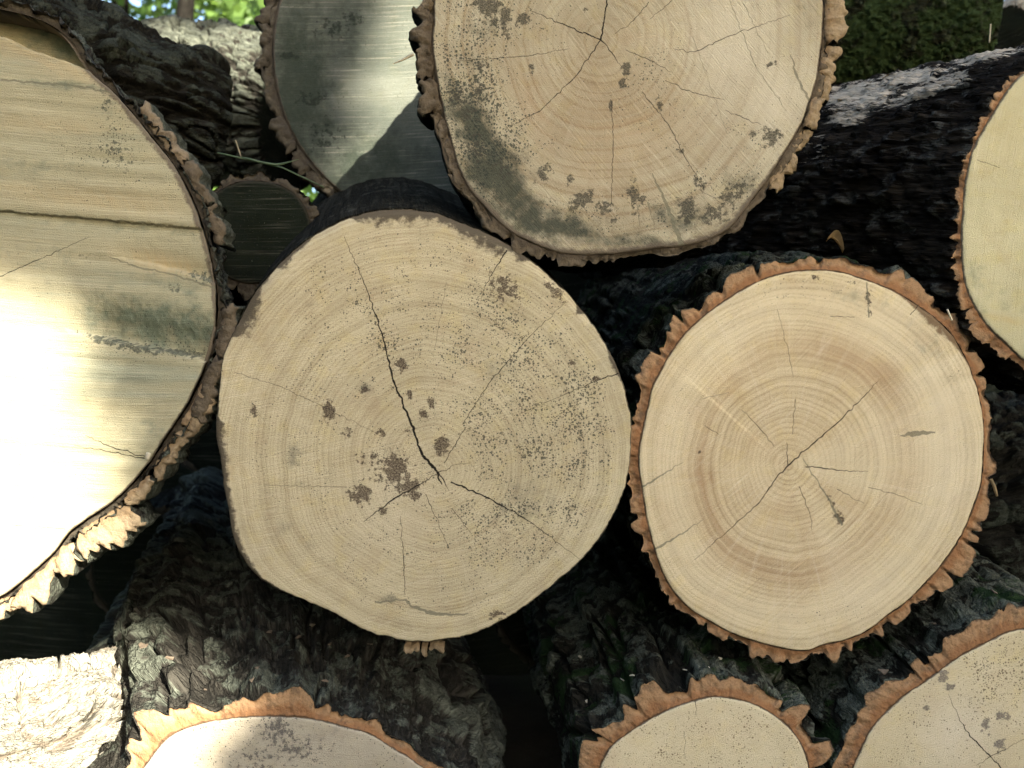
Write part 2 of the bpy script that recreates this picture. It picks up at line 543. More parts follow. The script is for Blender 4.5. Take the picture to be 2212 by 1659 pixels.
def rows_for(L, n, first):
    lo, hi = 1e-4, 0.2
    for _ in range(60):
        a = 0.5 * (lo + hi)
        s = L * (math.exp(a) - 1) / (math.exp(n * a) - 1)
        if s > first:
            lo = a
        else:
            hi = a
    k = np.arange(n + 1)
    return L * (np.exp(k * a) - 1) / (np.exp(n * a) - 1)


def grid_quads(nr, nc, wrap=True, off=0, flip=False):
    i = np.arange(nr - 1)[:, None]
    j = np.arange(nc if wrap else nc - 1)[None, :]
    j2 = (j + 1) % nc
    a = i * nc + j; b = i * nc + j2; c = (i + 1) * nc + j2; d = (i + 1) * nc + j
    q = np.stack([a, b, c, d], -1).reshape(-1, 4) + off
    return q[:, ::-1] if flip else q


def make_log(name, label, outline, pith, y0, length, skew=(0, 0), taper=0.0, tilt=(0, 0), nth=520, nr=90,
             fields=None, relief=None, wood_mat=None, bark=None, group='logs of the woodpile', seed=1, rough=0.8,
             flare=0.0):
    th = np.arange(nth) / nth * 2 * math.pi
    sc = (CD + y0) / FPX
    Rpx = polar(outline, pith, th)
    jit = fbm(np.stack([np.cos(th) * 17, np.sin(th) * 17, th * 0 + seed], -1), seed, 4, 0.65) * rough
    Rpx = Rpx + jit / (sc * 1000)
    cx, cz = px2w(np.mean([p[0] for p in outline]), np.mean([p[1] for p in outline]), y0)
    zmin = px2w(0, max(p[1] for p in outline), y0)[1] - ((bark or {}).get('thick', 0) * 0.001)
    base = np.array([cx, y0, zmin])
    root = bpy.data.objects.new(name, None)
    COL.objects.link(root)
    root.location = base
    root.empty_display_size = 0.05
    root['label'] = label; root['category'] = 'log'; root['group'] = group

    def place(X, Y, t, dy=0.0):
        x, z = px2w(X, Y, y0)
        k = 1 - taper * t + flare * sstep(0.0, 0.28, t)
        yy = y0 + t + dy + tilt[0] * (x - cx) + tilt[1] * (z - cz)
        x = cx + (x - cx) * k + skew[0] * t
        z = cz + (z - cz) * k + skew[1] * t
        return np.stack([x, yy, z], -1) - base

    # ---- wood: end face + mantle
    rho = np.linspace(0, 1, nr + 1)[1:]
    Xg = pith[0] + rho[:, None] * (Rpx * np.cos(th))[None]
    Yg = pith[1] + rho[:, None] * (Rpx * np.sin(th))[None]
    RH = np.repeat(rho[:, None], nth, 1)
    ED = (1 - RH) * Rpx[None] * MM
    dy = np.zeros_like(Xg)
    if relief is not None:
        dy = relief(Xg, Yg, RH, ED)
    dy = dy + 0.0006 * fbm(np.stack([Xg * 0.03, Yg * 0.03, Xg * 0 + seed], -1), seed + 5, 3)
    dy = dy + 0.0016 * np.clip(1 - ED / 2.2, 0, 1) ** 2            # softened arris
    V = [place(Xg, Yg, 0.0, dy).reshape(-1, 3)]
    c0 = place(np.array([pith[0]]), np.array([pith[1]]), 0.0, dy[0].mean())
    Q = [grid_quads(nr, nth)]
    ncen = nr * nth
    V.append(c0)
    j = np.arange(nth)
    T = [np.stack([np.full(nth, ncen), (j + 1) % nth, j], -1)]
    # mantle
    ts = rows_for(length, 44, 0.004)[1:]
    wob = 0.5 * (vnoise(np.stack([np.cos(th)[None] * 3 + 0 * ts[:, None], np.sin(th)[None] * 3 + 0 * ts[:, None], ts[:, None] * 5 + 0 * th[None]], -1), seed + 9))
    wob += 0.5 * fbm(np.stack([np.cos(th)[None] * 22 + 0 * ts[:, None], np.sin(th)[None] * 22 + 0 * ts[:, None], ts[:, None] * 9 + 0 * th[None]], -1), seed + 3, 3)
    Rm = Rpx[None] + wob * np.clip(ts / 0.05, 0, 1)[:, None] * 7 - (3.0 if bark else 0.0)
    Xm = pith[0] + Rm * np.cos(th)[None]; Ym = pith[1] + Rm * np.sin(th)[None]
    V.append(place(Xm, Ym, ts[:, None]).reshape(-1, 3))
    off = ncen + 1
    last = (nr - 1) * nth
    Q.append(np.stack([last + j, last + (j + 1) % nth, off + (j + 1) % nth, off + j], -1))
    Q.append(grid_quads(len(ts), nth, True, off))
    vc = off + len(ts) * nth
    V.append(place(np.array([pith[0]]), np.array([pith[1]]), length))
    le = off + (len(ts) - 1) * nth
    T.append(np.stack([np.full(nth, vc), le + j, le + (j + 1) % nth], -1))
    V = np.concatenate(V); Q = np.concatenate(Q); T = np.concatenate(T)
    me = mesh_from('wood', V, Q, T, [wood_mat[0], wood_mat[1], MAT_PEELED])
    fm = np.zeros(len(Q) + len(T), int)
    if wood_mat[2]:
        nq = (nr - 1) * nth
        px_ = np.concatenate([0.5 * (Xg[1:] + Xg[:-1]).reshape(-1), np.full(nth, pith[0])])
        py_ = np.concatenate([0.5 * (Yg[1:] + Yg[:-1]).reshape(-1), np.full(nth, pith[1])])
        near = np.zeros(len(px_), bool)
        for c in wood_mat[2]:
            (x0, y0_), (x1, y1_) = c[0], c[1]
            ex, ey = x1 - x0, y1_ - y0_
            tt = np.clip(((px_ - x0) * ex + (py_ - y0_) * ey) / (ex * ex + ey * ey), 0, 1)
            near |= np.hypot(px_ - x0 - tt * ex, py_ - y0_ - tt * ey) < 15 + max(c[2], c[3]) * 1.6
        fm[:nq] = near[:nq]
        fm[len(Q):len(Q) + nth] = near[nq:]
    if not bark:
        fm[(nr - 1) * nth:len(Q)] = 2
        fm[len(Q) + nth:] = 2
    me.polygons.foreach_set('material_index', fm.astype(np.int32))
    nv = len(V)

    def full(a, fill=0.0):
        r = np.full(nv, fill, float)
        r[:ncen] = a.reshape(-1)
        return r
    fp = np.zeros((nv, 3))
    fp[:ncen, 0] = Xg.reshape(-1) * MM; fp[:ncen, 1] = Yg.reshape(-1) * MM
    fp[ncen] = (pith[0] * MM, pith[1] * MM, 0)
    fp[off:vc, 0] = Xm.reshape(-1) * MM; fp[off:vc, 1] = Ym.reshape(-1) * MM
    fp[off:vc, 2] = np.repeat(ts * 1000, nth)
    set_attr(me, 'face_pos', fp)
    set_attr(me, 'bark_pos', fp)
    set_attr(me, 'ridge', np.full(nv, 0.5))
    Rmean = 0.5 * Rpx.mean() + 0.5 * Rpx
    set_attr(me, 'ring', full(RH * Rmean[None] * MM, 0))
    set_attr(me, 'edge', full(ED, 0.0))
    F = {'stain': 0, 'algae': 0, 'speck': 0.3, 'heart': 0, 'rimw': 3.0, 'pale': 0}
    if fields is not None:
        F.update(fields(Xg, Yg, RH, th, ED))
    for k, v in F.items():
        set_attr(me, k, full(np.zeros_like(Xg) + v, 0.0 if k != 'rimw' else 3.0))
    wood = link('wood', me, root)

    if bark:
        nb = bark.get('nb', 620); nrow = bark.get('rows', 130)
        tb = np.arange(nb) / nb * 2 * math.pi
        Rb = polar(outline, pith, tb) + 0.6
        Rw = Rb.mean() * sc                                   # metres
        tz = rows_for(bark.get('len', length), nrow, bark.get('first', 0.003))
        f = bark.get('freq', 42.0)
        fl = bark.get('along', 0.16)
        tw = bark.get('twist', 0.0)
        ang = tb[None] + tw * tz[:, None]
        A = np.stack([np.cos(ang) * Rw, np.sin(ang) * Rw, np.repeat(tz[:, None], nb, 1)], -1)
        S = A * np.array([f, f, f * fl])
        S = S + 0.55 * np.stack([vnoise(S * 0.9 + 5, seed + 40), vnoise(S * 0.9 + 9, seed + 41), 0 * S[..., 0]], -1)
        n1 = vnoise(S, seed + 50) * 0.8 + 0.35 * vnoise(S * 2.1, seed + 51)
        fw = bark.get('fw', 0.30)
        fur = sstep(0.0, fw, np.abs(n1))
        cr = vnoise(A * np.array([f * 0.55, f * 0.55, f * 0.55]) + 3.3, seed + 60) + 0.4 * vnoise(A * f * 1.3, seed + 61)
        fur *= 1 - bark.get('cross', 0.5) * (1 - sstep(0.0, 0.16, np.abs(cr)))
        plate = 0.62 + 0.38 * vnoise(A * np.array([f * 0.5, f * 0.5, f * 0.25]), seed + 70)
        mic = fbm(A * np.array([150, 150, 70]), seed + 80, 3) * 0.5 + 0.5 * fbm(A * 420, seed + 81, 2)
        edgeR = vnoise(np.stack([np.cos(tb) * 2.2, np.sin(tb) * 2.2, tb * 0 + seed], -1), seed + 90)
        tk = bark.get('thick', 16.0) * (1 + 0.30 * edgeR + 0.34 * vnoise(np.stack([np.cos(tb) * 9, np.sin(tb) * 9, tb * 0 + seed], -1), seed + 92))      # mm
        if 'thick_fn' in bark:
            tk = tk * bark['thick_fn'](np.degrees(tb))
        inner = bark.get('inner', 0.36)
        h = tk[None] * (inner + (1 - inner) * fur * plate) + mic * bark.get('micro', 1.6)
        fl_ = fbm(A * np.array([f * 1.3, f * 1.3, f * 0.8]) + 7.7, seed + 85, 3) * 4.0
        h = h + bark.get('flake', 2.2) * ((np.floor(fl_) + sstep(0.0, 0.22, fl_ - np.floor(fl_))) / 2.0) * fur
        h = np.maximum(h, 0.8)
        ridge = np.clip(fur * plate, 0, 1)
        hp = h / (sc * 1000)
        bulge = 6 * vnoise(np.stack([np.cos(tb)[None] * 2 + 0 * tz[:, None], np.sin(tb)[None] * 2 + 0 * tz[:, None], tz[:, None] * 4 + 0 * tb[None]], -1), seed + 95) * np.clip(tz / 0.1, 0, 1)[:, None]
        Ro = Rb[None] + hp + bulge
        Xb = pith[0] + Ro * np.cos(tb)[None]; Yb = pith[1] + Ro * np.sin(tb)[None]
        dyb = np.zeros_like(Xb)
        dyb[0] = 0.0022 + 0.002 * np.abs(vnoise(np.stack([np.cos(tb) * 40, np.sin(tb) * 40, tb * 0], -1), seed + 97))
        Vb = place(Xb, Yb, tz[:, None], dyb).reshape(-1, 3)
        cb = place(np.array([pith[0]]), np.array([pith[1]]), bark.get('len', length))
        jb = np.arange(nb)
        lb = nrow * nb
        Qb = grid_quads(nrow + 1, nb)
        Tb = np.stack([np.full(nb, lb + nb), lb + jb, lb + (jb + 1) % nb], -1)
        mb = mesh_from('bark', np.concatenate([Vb, cb]), Qb, Tb, [bark['mat']])
        bp = np.concatenate([A.reshape(-1, 3) * 1000, np.zeros((1, 3))])
        set_attr(mb, 'bark_pos', bp)
        set_attr(mb, 'ridge', np.concatenate([ridge.reshape(-1), [0.5]]))
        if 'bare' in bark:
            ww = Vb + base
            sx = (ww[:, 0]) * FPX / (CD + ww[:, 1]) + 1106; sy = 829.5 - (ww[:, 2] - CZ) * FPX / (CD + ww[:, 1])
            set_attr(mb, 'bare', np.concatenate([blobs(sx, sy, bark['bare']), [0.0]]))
        ob = link('bark', mb, root)
        # cut face of the bark
        nk = 9
        k = np.linspace(0, 1, nk)[:, None]
        ragged = 1.0 + 0.0 * k
        Rr = (Rb - 0.4)[None] * (1 - k) + (Ro[0])[None] * k * ragged
        Xr = pith[0] + Rr * np.cos(tb)[None]; Yr = pith[1] + Rr * np.sin(tb)[None]
        pr = np.stack([Xr * 0.12, Yr * 0.12, Xr * 0], -1)
        dyr = 0.0016 * fbm(pr, seed + 99, 3) + 0.0012 * k + bark.get('recess', 0.001)
        dyr = dyr + (0.0045 * bark.get('drop', 1.0) * (1 - sstep(0.15, 0.5, ridge[0])))[None] * k
        dyr[-1] = dyb[0]
        Vr = place(Xr, Yr, 0.0, dyr).reshape(-1, 3)
        mr = mesh_from('inner_bark', Vr, grid_quads(nk, nb), None, [bark['inner_mat']])
        set_attr(mr, 'ridge', np.repeat(k, nb, 1).reshape(-1))
        set_attr(mr, 'bark_pos', np.stack([Xr * MM, Yr * MM, Xr * 0], -1).reshape(-1, 3))
        link('inner_bark', mr, root, label=bark.get('inner_label'))
    root['_y0'] = y0
    LOGS[label] = dict(root=root, base=base, y0=y0)
    return root


LOGS = {}


def bark_plate(log, X, Y, w, h, rot, depth, mats, seed, y=None, dome=0.004, out=0.0):
    """a loose rough chunk of bark on the rim of a log: cut front, weathered sides"""
    info = next(v for v in LOGS.values() if v['root'] == log)
    y0 = info['y0'] if y is None else y
    r = np.random.default_rng(seed)
    n = 17
    a = np.arange(n) / n * 2 * math.pi
    e = 2.1
    rad = 1 / (np.abs(np.cos(a)) ** e + np.abs(np.sin(a)) ** e) ** (1 / e)
    rad *= 1 + 0.34 * vnoise(np.stack([np.cos(a) * 1.7, np.sin(a) * 1.7, a * 0 + seed], -1), seed) + 0.24 * vnoise(np.stack([np.cos(a) * 5, np.sin(a) * 5, a * 0], -1), seed + 1)
    c, s = math.cos(R_(rot)), math.sin(R_(rot))
    rowsdef = [(0.35, -0.6, 0.0), (0.78, -0.4, 0.1), (0.97, 0.0, 0.5), (1.0, 0.12, 1.0), (1.04, 0.4, 1.0), (0.98, 0.75, 1.0), (0.8, 1.0, 1.0)]
    V, att = [], []
    for q, (k, dd, at) in enumerate(rowsdef):
        ux = rad * np.cos(a) * w * 0.5 * k; uy = rad * np.sin(a) * h * 0.5 * k
        nz = vnoise(np.stack([ux * 0.11 + seed, uy * 0.11, a * 0 + q * 0.4], -1), seed + 3)
        px = X + ux * c - uy * s; py = Y + ux * s + uy * c
        yy = y0 + out + (dome * dd if q < 3 else depth * dd) + 0.0022 * nz
        wx, wz = px2w(px + 2.0 * nz, py + 2.0 * nz, y0)
        V.append(np.stack([wx, yy, wz], -1)); att.append(np.full(n, at))
    V.append(np.stack([[px2w(X, Y, y0)[0], y0 + out - dome * 0.6, px2w(X, Y, y0)[1]]]))
    V.append(np.stack([[px2w(X, Y, y0)[0], y0 + out + depth, px2w(X, Y, y0)[1]]]))
    V = np.concatenate(V) - info['base']
    m = len(rowsdef)
    Q = grid_quads(m, n)
    j = np.arange(n)
    T = np.concatenate([np.stack([np.full(n, m * n), (j + 1) % n, j], -1),
                        np.stack([np.full(n, m * n + 1), (m - 1) * n + j, (m - 1) * n + (j + 1) % n], -1)])
    mi = np.concatenate([np.where(np.arange(len(Q)) // n < 2, 0, 1), np.zeros(n, int), np.ones(n, int)])
    me = mesh_from('bark_plate', V, Q, T, mats, True, mi)
    set_attr(me, 'ridge', np.concatenate(att + [[0.0], [1.0]]) * 0.5 + 0.4)
    set_attr(me, 'bark_pos', V * 1000.0 + seed * 3.0)
    return link('bark_plate', me, log)


def rim_plate(log, spec, a0, a1, gap, thick, depth, mats, seed, out=0.0):
    """one ragged piece of bark seated on the rim of a log between two angles (degrees, image sense)"""
    outline, pith = spec
    info = next(v for v in LOGS.values() if v['root'] == log)
    y0, base = info['y0'], info['base']
    sc = (CD + y0) / FPX * 1000                      # mm per photo unit
    na = max(7, int((a1 - a0) * 2.2))
    t = np.linspace(0, 1, na)
    a = np.radians(a0 + (a1 - a0) * t)
    Rr = polar(outline, pith, a)
    rr_ = np.random.default_rng(seed)
    ends = np.clip(np.minimum(t, 1 - t) / 0.16, 0, 1) ** 0.6
    nz = lambda f, k: fbm(np.stack([a * Rr * f, a * 0 + k * 1.7, a * 0 + seed], -1), seed + k, 3)
    th_ = thick * (0.95 + 0.75 * nz(0.045, 1)) * (0.72 + 0.28 * ends) + 2.6 * nz(0.15, 2)
    gp = gap * (1 + 0.7 * nz(0.05, 3)) + 0.25 * thick * (1 - ends)
    prof = [(0.0, 1.0), (0.0, 0.10), (0.03, 0.0), (0.22, -0.06), (0.45, -0.08), (0.68, -0.05), (0.88, 0.0), (0.98, 0.10), (1.05, 0.28), (0.98, 0.55), (0.9, 0.8), (0.6, 1.0)]
    V, at = [], []
    for k, (pr_, dp) in enumerate(prof):
        r_mm = gp + pr_ * np.maximum(th_, 2.0) + 1.9 * nz(0.16, 10 + k)
        rp = Rr + r_mm / sc
        jt = (0.9 * nz(0.02, 30 + k)) * (1 - ends) * math.radians(a1 - a0) * 0.10
        X = pith[0] + rp * np.cos(a + jt); Y = pith[1] + rp * np.sin(a + jt)
        x, z = px2w(X, Y, y0)
        y = y0 + out + depth * dp * (1 if dp > 0.05 else 0.12) + 0.0042 * nz(0.12, 50 + k) + 0.001 * (1 - ends)
        V.append(np.stack([x, y, z], -1)); at.append(np.full(na, np.clip(pr_, 0, 1) if dp <= 0.1 else 1.0))
    m = len(prof)
    G = np.stack(V, 1)                                # na, m, 3
    VV = np.concatenate([G.reshape(-1, 3), G[0].mean(0)[None], G[-1].mean(0)[None]]) - base
    i = np.arange(na - 1)[:, None]; j = np.arange(m)[None]; j2 = (j + 1) % m
    Q = np.stack([i * m + j, i * m + j2, (i + 1) * m + j2, (i + 1) * m + j], -1).reshape(-1, 4)
    mi = np.tile(np.array([0 if 1 <= k < 7 else 1 for k in range(m)]), na - 1)
    jj = np.arange(m); c0 = na * m
    T = np.concatenate([np.stack([np.full(m, c0), (jj + 1) % m, jj], -1), np.stack([np.full(m, c0 + 1), (na - 1) * m + jj, (na - 1) * m + (jj + 1) % m], -1)])
    me = mesh_from('bark_plate', VV, Q, T, mats, True, np.concatenate([mi, np.ones(2 * m, int)]))
    set_attr(me, 'ridge', np.concatenate([np.stack(at, 1).reshape(-1), [0.5, 0.5]]) * .8 + .15)
    set_attr(me, 'bark_pos', VV * 1000.0 + seed * 3.0)
    return link('bark_plate', me, log)


def rim_plates(log, spec, a0, a1, arc, gap, thick, depth, matfn, seed, skip=0.1, out=0.003):
    r_ = np.random.default_rng(seed)
    a = a0
    k = 0
    while a < a1:
        Rr = float(polar(spec[0], spec[1], np.array([math.radians(a)]))[0])
        w = math.degrees(r_.uniform(*arc) / Rr)
        if r_.uniform() > skip:
            f = (a - a0) / (a1 - a0)
            tk = thick(f) if callable(thick) else thick
            rim_plate(log, spec, a, a + w, r_.uniform(*gap), tk * r_.uniform(.75, 1.3), depth, matfn(f, k), seed * 100 + k, out + r_.uniform(-.002, .004))
        a += w + math.degrees(r_.uniform(0, 4) / Rr)
        k += 1


def circ(cx, cy, rx, ry=None, n=26, seed=0, amp=0.03):
    ry = ry or rx
    a = np.arange(n) / n * 2 * math.pi
    k = 1 + amp * vnoise(np.stack([np.cos(a) * 1.5, np.sin(a) * 1.5, a * 0 + seed], -1), seed + 200)
    return [(cx + rx * k[i] * math.cos(a[i]), cy + ry * k[i] * math.sin(a[i])) for i in range(n)]


# ------------------------------------------------------------------ materials shared by several logs
MAT_PEELED = bark_material('peeled_side', (0.018, 0.017, 0.013), (0.045, 0.043, 0.032), (0.07, 0.068, 0.05), 0.4, stretch=0.06)
BK_GREY = bark_material('bark_grey', (0.032, 0.030, 0.025), (0.085, 0.078, 0.062), lichen=(0.16, 0.174, 0.132), lich=0.8)
BK_DARK = bark_material('bark_dark', (0.018, 0.018, 0.015), (0.036, 0.035, 0.028), (0.06, 0.07, 0.055), 0.35)
BK_MOSS = bark_material('bark_mossy', (0.020, 0.019, 0.015), (0.050, 0.046, 0.034), (0.175, 0.188, 0.140), 0.85, moss=0.45, moss_col=(0.018, 0.034, 0.012))
BK_PALE = bark_material('bark_pale', (0.11, 0.09, 0.068), (0.24, 0.205, 0.155), (0.31, 0.30, 0.245), 0.75)
BK_FIBRE = bark_material('bark_fibrous', (0.014, 0.012, 0.010), (0.050, 0.040, 0.029), (0.12, 0.115, 0.095), 0.35, stretch=0.10)
BK_FULLMOSS = bark_material('bark_moss_covered', (0.025, 0.028, 0.018), (0.05, 0.055, 0.035), (0.09, 0.11, 0.065), 0.5, moss=0.95, moss_col=(0.026, 0.042, 0.016))
IN_ORANGE = inner_bark_material('inner_bark_orange', (0.27, 0.135, 0.062), (0.33, 0.20, 0.105), dirt_amt=1.0, edge=0.9)
IN_TAN = inner_bark_material('inner_bark_tan', (0.25, 0.17, 0.095), (0.31, 0.235, 0.145), dirt_amt=1.2)
IN_DARK = inner_bark_material('inner_bark_dark', (0.055, 0.046, 0.034), (0.085, 0.072, 0.052), dirt=(0.03, 0.026, 0.02), dirt_amt=1.0)
IN_CDARK = inner_bark_material('inner_bark_brown', (0.085, 0.066, 0.045), (0.12, 0.095, 0.065), dirt=(0.03, 0.026, 0.02), dirt_amt=1.0)
IN_GREY = inner_bark_material('inner_bark_grey', (0.15, 0.112, 0.07), (0.21, 0.165, 0.11), dirt=(0.05, 0.042, 0.03), dirt_amt=1.0)

# ------------------------------------------------------------------ the ground
def ground_h(x, y):
    base = 0.012 + 0.10 * sstep(0.02, 0.35, x) * sstep(2.2, 0.9, x) * sstep(2.6, 1.4, np.abs(y - 0.4)) + 0.02 * vnoise(np.stack([x * 2.1, y * 2.1, x * 0], -1), 3)
    return base


gx = np.concatenate([-np.geomspace(60, 1.6, 24), np.linspace(-1.5, 1.5, 70), np.geomspace(1.6, 60, 24)])
gy = np.concatenate([-np.geomspace(60, 1.6, 24), np.linspace(-1.5, 2.5, 80), np.geomspace(2.6, 60, 24)])
GX, GY = np.meshgrid(gx, gy)
GZ = ground_h(GX, GY) + 0.010 * fbm(np.stack([GX * 9, GY * 9, GX * 0], -1), 4, 3)
ng = NT('forest_soil')
gp = ng.objco()
g1 = ng.noise(gp, 5.0, 6, 0.7)
gcol = ng.mix(ng.rng(g1, 0.35, 0.65), (0.016, 0.013, 0.010), (0.034, 0.027, 0.019))
gcol = ng.mix(ng.rng(ng.noise(gp, 1.3, 4), 0.55, 0.7), gcol, (0.045, 0.065, 0.025))
soil = ng.finish(gcol, ng.noise(gp, 60.0, 5, 0.7), 0.95, 0.008)
me = mesh_from('ground', np.stack([GX, GY, GZ], -1).reshape(-1, 3), grid_quads(len(gy), len(gx), False), None, [soil])
link('ground', me, kind='structure')

# ------------------------------------------------------------------ the peeled log in the middle
def Z7(p):
    return [(442.4 + 0.64 * a, 398.2 + 0.64 * b) for a, b in p]


def Z8(p):
    return [(1283 + 0.5865 * a, 486.6 + 0.5865 * b) for a, b in p]


def Z3(p):
    return [(884.8 + 0.44 * a, 0.44 * b) for a, b in p]


def Z11(p):
    return [(1725.4 + 0.28 * a, 1194.5 + 0.28 * b) for a, b in p]


def path(pts, ws, bend=0.0):
    return [(pts[i], pts[i + 1], ws[i], ws[i + 1], bend) for i in range(len(pts) - 1)]


def blobs(X, Y, lst):
    s = 0 * X
    for b in lst:
        amp = b[5] if len(b) > 5 else 1.0
        s = np.maximum(s, amp * blob(X, Y, b[0], b[1], b[2], b[3], b[4] if len(b) > 4 else 0))
    return s


def angmask(th, lo, hi, soft=12):
    d = np.degrees(th) % 360
    c = 0.5 * (lo + hi); half = 0.5 * (hi - lo)
    dd = np.abs((d - c + 180) % 360 - 180)
    return 1 - sstep(half - soft, half + soft, dd)


cen_out = Z7([(610, 82), (740, 88), (860, 125), (1000, 190), (1120, 270), (1230, 370), (1310, 470), (1370, 570), (1415, 680),
              (1440, 800), (1437, 920), (1415, 1040), (1360, 1150), (1280, 1260), (1190, 1340), (1100, 1410), (1000, 1475),
              (900, 1520), (800, 1540), (700, 1545), (620, 1530), (540, 1505), (440, 1450), (340, 1405), (240, 1365),
              (170, 1320), (120, 1250), (90, 1170), (70, 1060), (55, 950), (38, 830), (45, 700), (60, 590), (100, 490),
              (150, 390), (220, 300), (310, 210), (400, 150), (500, 105)])
cp = Z7([(790, 975)])[0]
cz = lambda *p: Z7(p)
cen_cracks = (path(cz((800, 1015), (785, 970), (735, 915), (690, 790), (635, 660), (600, 510), (545, 350), (470, 175)), (1.0, 3.4, 2.8, 2.6, 2.2, 1.6, 1.1, 0.35))
              + path(cz((790, 975), (825, 1035)), (1.6, 0.4))
              + path(cz((830, 1005), (960, 1060), (1100, 1140), (1265, 1265)), (1.9, 1.8, 0.9, 0.35))
              + path(cz((740, 1005), (640, 1060), (535, 1140)), (1.0, 1.9, 0.5))
              + path(cz((790, 972), (740, 1005)), (0.8, 0.8)) + path(cz((790, 972), (850, 945), (900, 940)), (0.8, 0.5, 0.2))
              + path(cz((808, 940), (880, 820)), (0.9, 0.7)) + path(cz((870, 810), (960, 670), (1090, 520), (1215, 400)), (0.7, 0.9, 0.7, 0.3))
              + path(cz((1397, 638), (1330, 660), (1190, 720), (1060, 775)), (1.6, 0.9, 0.5, 0.25))
              + path(cz((1020, 222), (985, 275), (945, 345), (930, 400)), (1.5, 1.0, 0.5, 0.2))
              + path(cz((660, 1120), (672, 1280), (676, 1385)), (0.4, 0.9, 0.5)) + path(cz((745, 1045), (825, 1230)), (0.8, 0.3))
              + path(cz((835, 1095), (900, 1180)), (0.6, 0.3)) + path(cz((100, 635), (250, 680), (400, 750), (580, 840)), (0.5, 0.4, 0.5, 0.2))
              + path(cz((480, 1022), (200, 1015)), (0.5, 0.3)) + path(cz((775, 560), (815, 330)), (0.25, 0.25)))
cen_grooves = path(cz((675, 1400), (720, 1430), (790, 1450), (890, 1448)), (2.0, 4.2, 4.2, 1.2), 1.0) + path(cz((575, 1410), (675, 1402)), (2.0, 2.0))


def cen_fields(X, Y, RH, th, ED):
    z = lambda a, b, rx, ry, ang=0, amp=1.0: (442.4 + .64 * a, 398.2 + .64 * b, rx * .64, ry * .64, ang, amp)
    st = blobs(X, Y, [z(660, 608, 26, 26), z(420, 765, 24, 44), z(645, 960, 55, 60), z(690, 1020, 60, 26, -20), z(525, 1045, 44, 36),
                      z(800, 880, 36, 36), z(765, 735, 17, 20), z(740, 772, 18, 20), z(692, 710, 14, 16), z(600, 1105, 17, 16), z(710, 1050, 24, 18),
                      z(1010, 350, 75, 50, 30, .75), z(165, 765, 14, 24, 0, .9), z(620, 980, 90, 70, 20, .55), z(560, 930, 60, 40, 0, .5), z(985, 1450, 36, 26, 0, .7), z(540, 690, 22, 18, 0, .85), z(480, 835, 24, 24, 0, .65),
                      z(595, 838, 18, 20, 0, .8), z(1240, 605, 18, 12, 0, .7), z(1180, 355, 55, 30, 40, .75), z(690, 825, 22, 18, 0, .6), z(1320, 655, 20, 14, 0, .6)])
    al = blobs(X, Y, [z(300, 950, 34, 100, 0, .62), z(1070, 1090, 130, 170, 0, .5), z(270, 1160, 60, 50, 0, .5), z(400, 1250, 90, 40, 35, .45),
                      z(620, 1400, 60, 20, 0, .6), z(540, 690, 34, 26, 0, .7), z(330, 350, 160, 110, 0, .25), z(1000, 640, 120, 200, 0, .3)])
    sp = 0.85 + blobs(X, Y, [z(1170, 800, 300, 420, 0, .75), z(960, 520, 200, 250, 0, .5), z(620, 450, 250, 200, 0, .35), z(1000, 1120, 200, 160, 0, .5)])
    sp = sp * (0.35 + 0.65 * sstep(4, 30, ED)) * (1 - .6 * blob(X, Y, 600, 1230, 120, 120)) * (1 - .5 * blob(X, Y, 540, 700, 90, 150))
    rim = 1.6 + 20.0 * angmask(th, 190, 325) * np.clip(fbm(np.stack([np.cos(th) * 8, np.sin(th) * 8, th * 0], -1), 77, 3) * 2.2 + .12, 0, 1) + 7 * angmask(th, 150, 190)
    ht = blobs(X, Y, [z(700, 1000, 330, 330, 0, .42), z(780, 1150, 160, 160, 0, .35), z(1300, 860, 110, 80, 0, .5)])
    pale = blobs(X, Y, [z(640, 1010, 130, 90, 0, .55), z(620, 1130, 140, 110, 0, .45), z(170, 400, 110, 90, 0, .0)])
    return dict(stain=st, algae=al, speck=sp, rimw=rim, heart=ht, pale=pale)


def cen_relief(X, Y, RH, ED):
    d = 0.0035 * sstep(0, 1, 1 - ED / 9.0) * sstep(1050, 950, np.hypot(X - 1400, Y - 900)) * (Y < 700)
    d = d + 0.0012 * np.sin((Y + 0.2 * X) * 0.016) * 0.5
    return d


M_cen = wood_material('end_grain_peeled', cp, (0.53, 0.44, 0.29), (0.475, 0.39, 0.255), 3.9, 0.95, (0.41, 0.31, 0.20), 0.55, (-4, 0.30),
                      cracks=cen_cracks, grooves=cen_grooves, pale=(0.60, 0.52, 0.36), edge_col=(0.055, 0.043, 0.032), algae_col=(0.22, 0.205, 0.145))
log_c = make_log('peeled_log', 'barkless pale log with a long dark radial crack and brown mould blotches', cen_out, cp, 0.0, 1.0, (-0.15, 0.31), -0.05,
                 nth=720, nr=140, fields=cen_fields, relief=cen_relief, wood_mat=M_cen, seed=11, rough=1.7)
for k, (a0_, a1_) in enumerate([(88.6, 93.4), (94.0, 96.0), (96.5, 101.5)]):
    rim_plate(log_c, (cen_out, cp), a0_, a1_, 3.5, 11, 0.09, (IN_TAN, BK_DARK), 30 + k, 0.012)

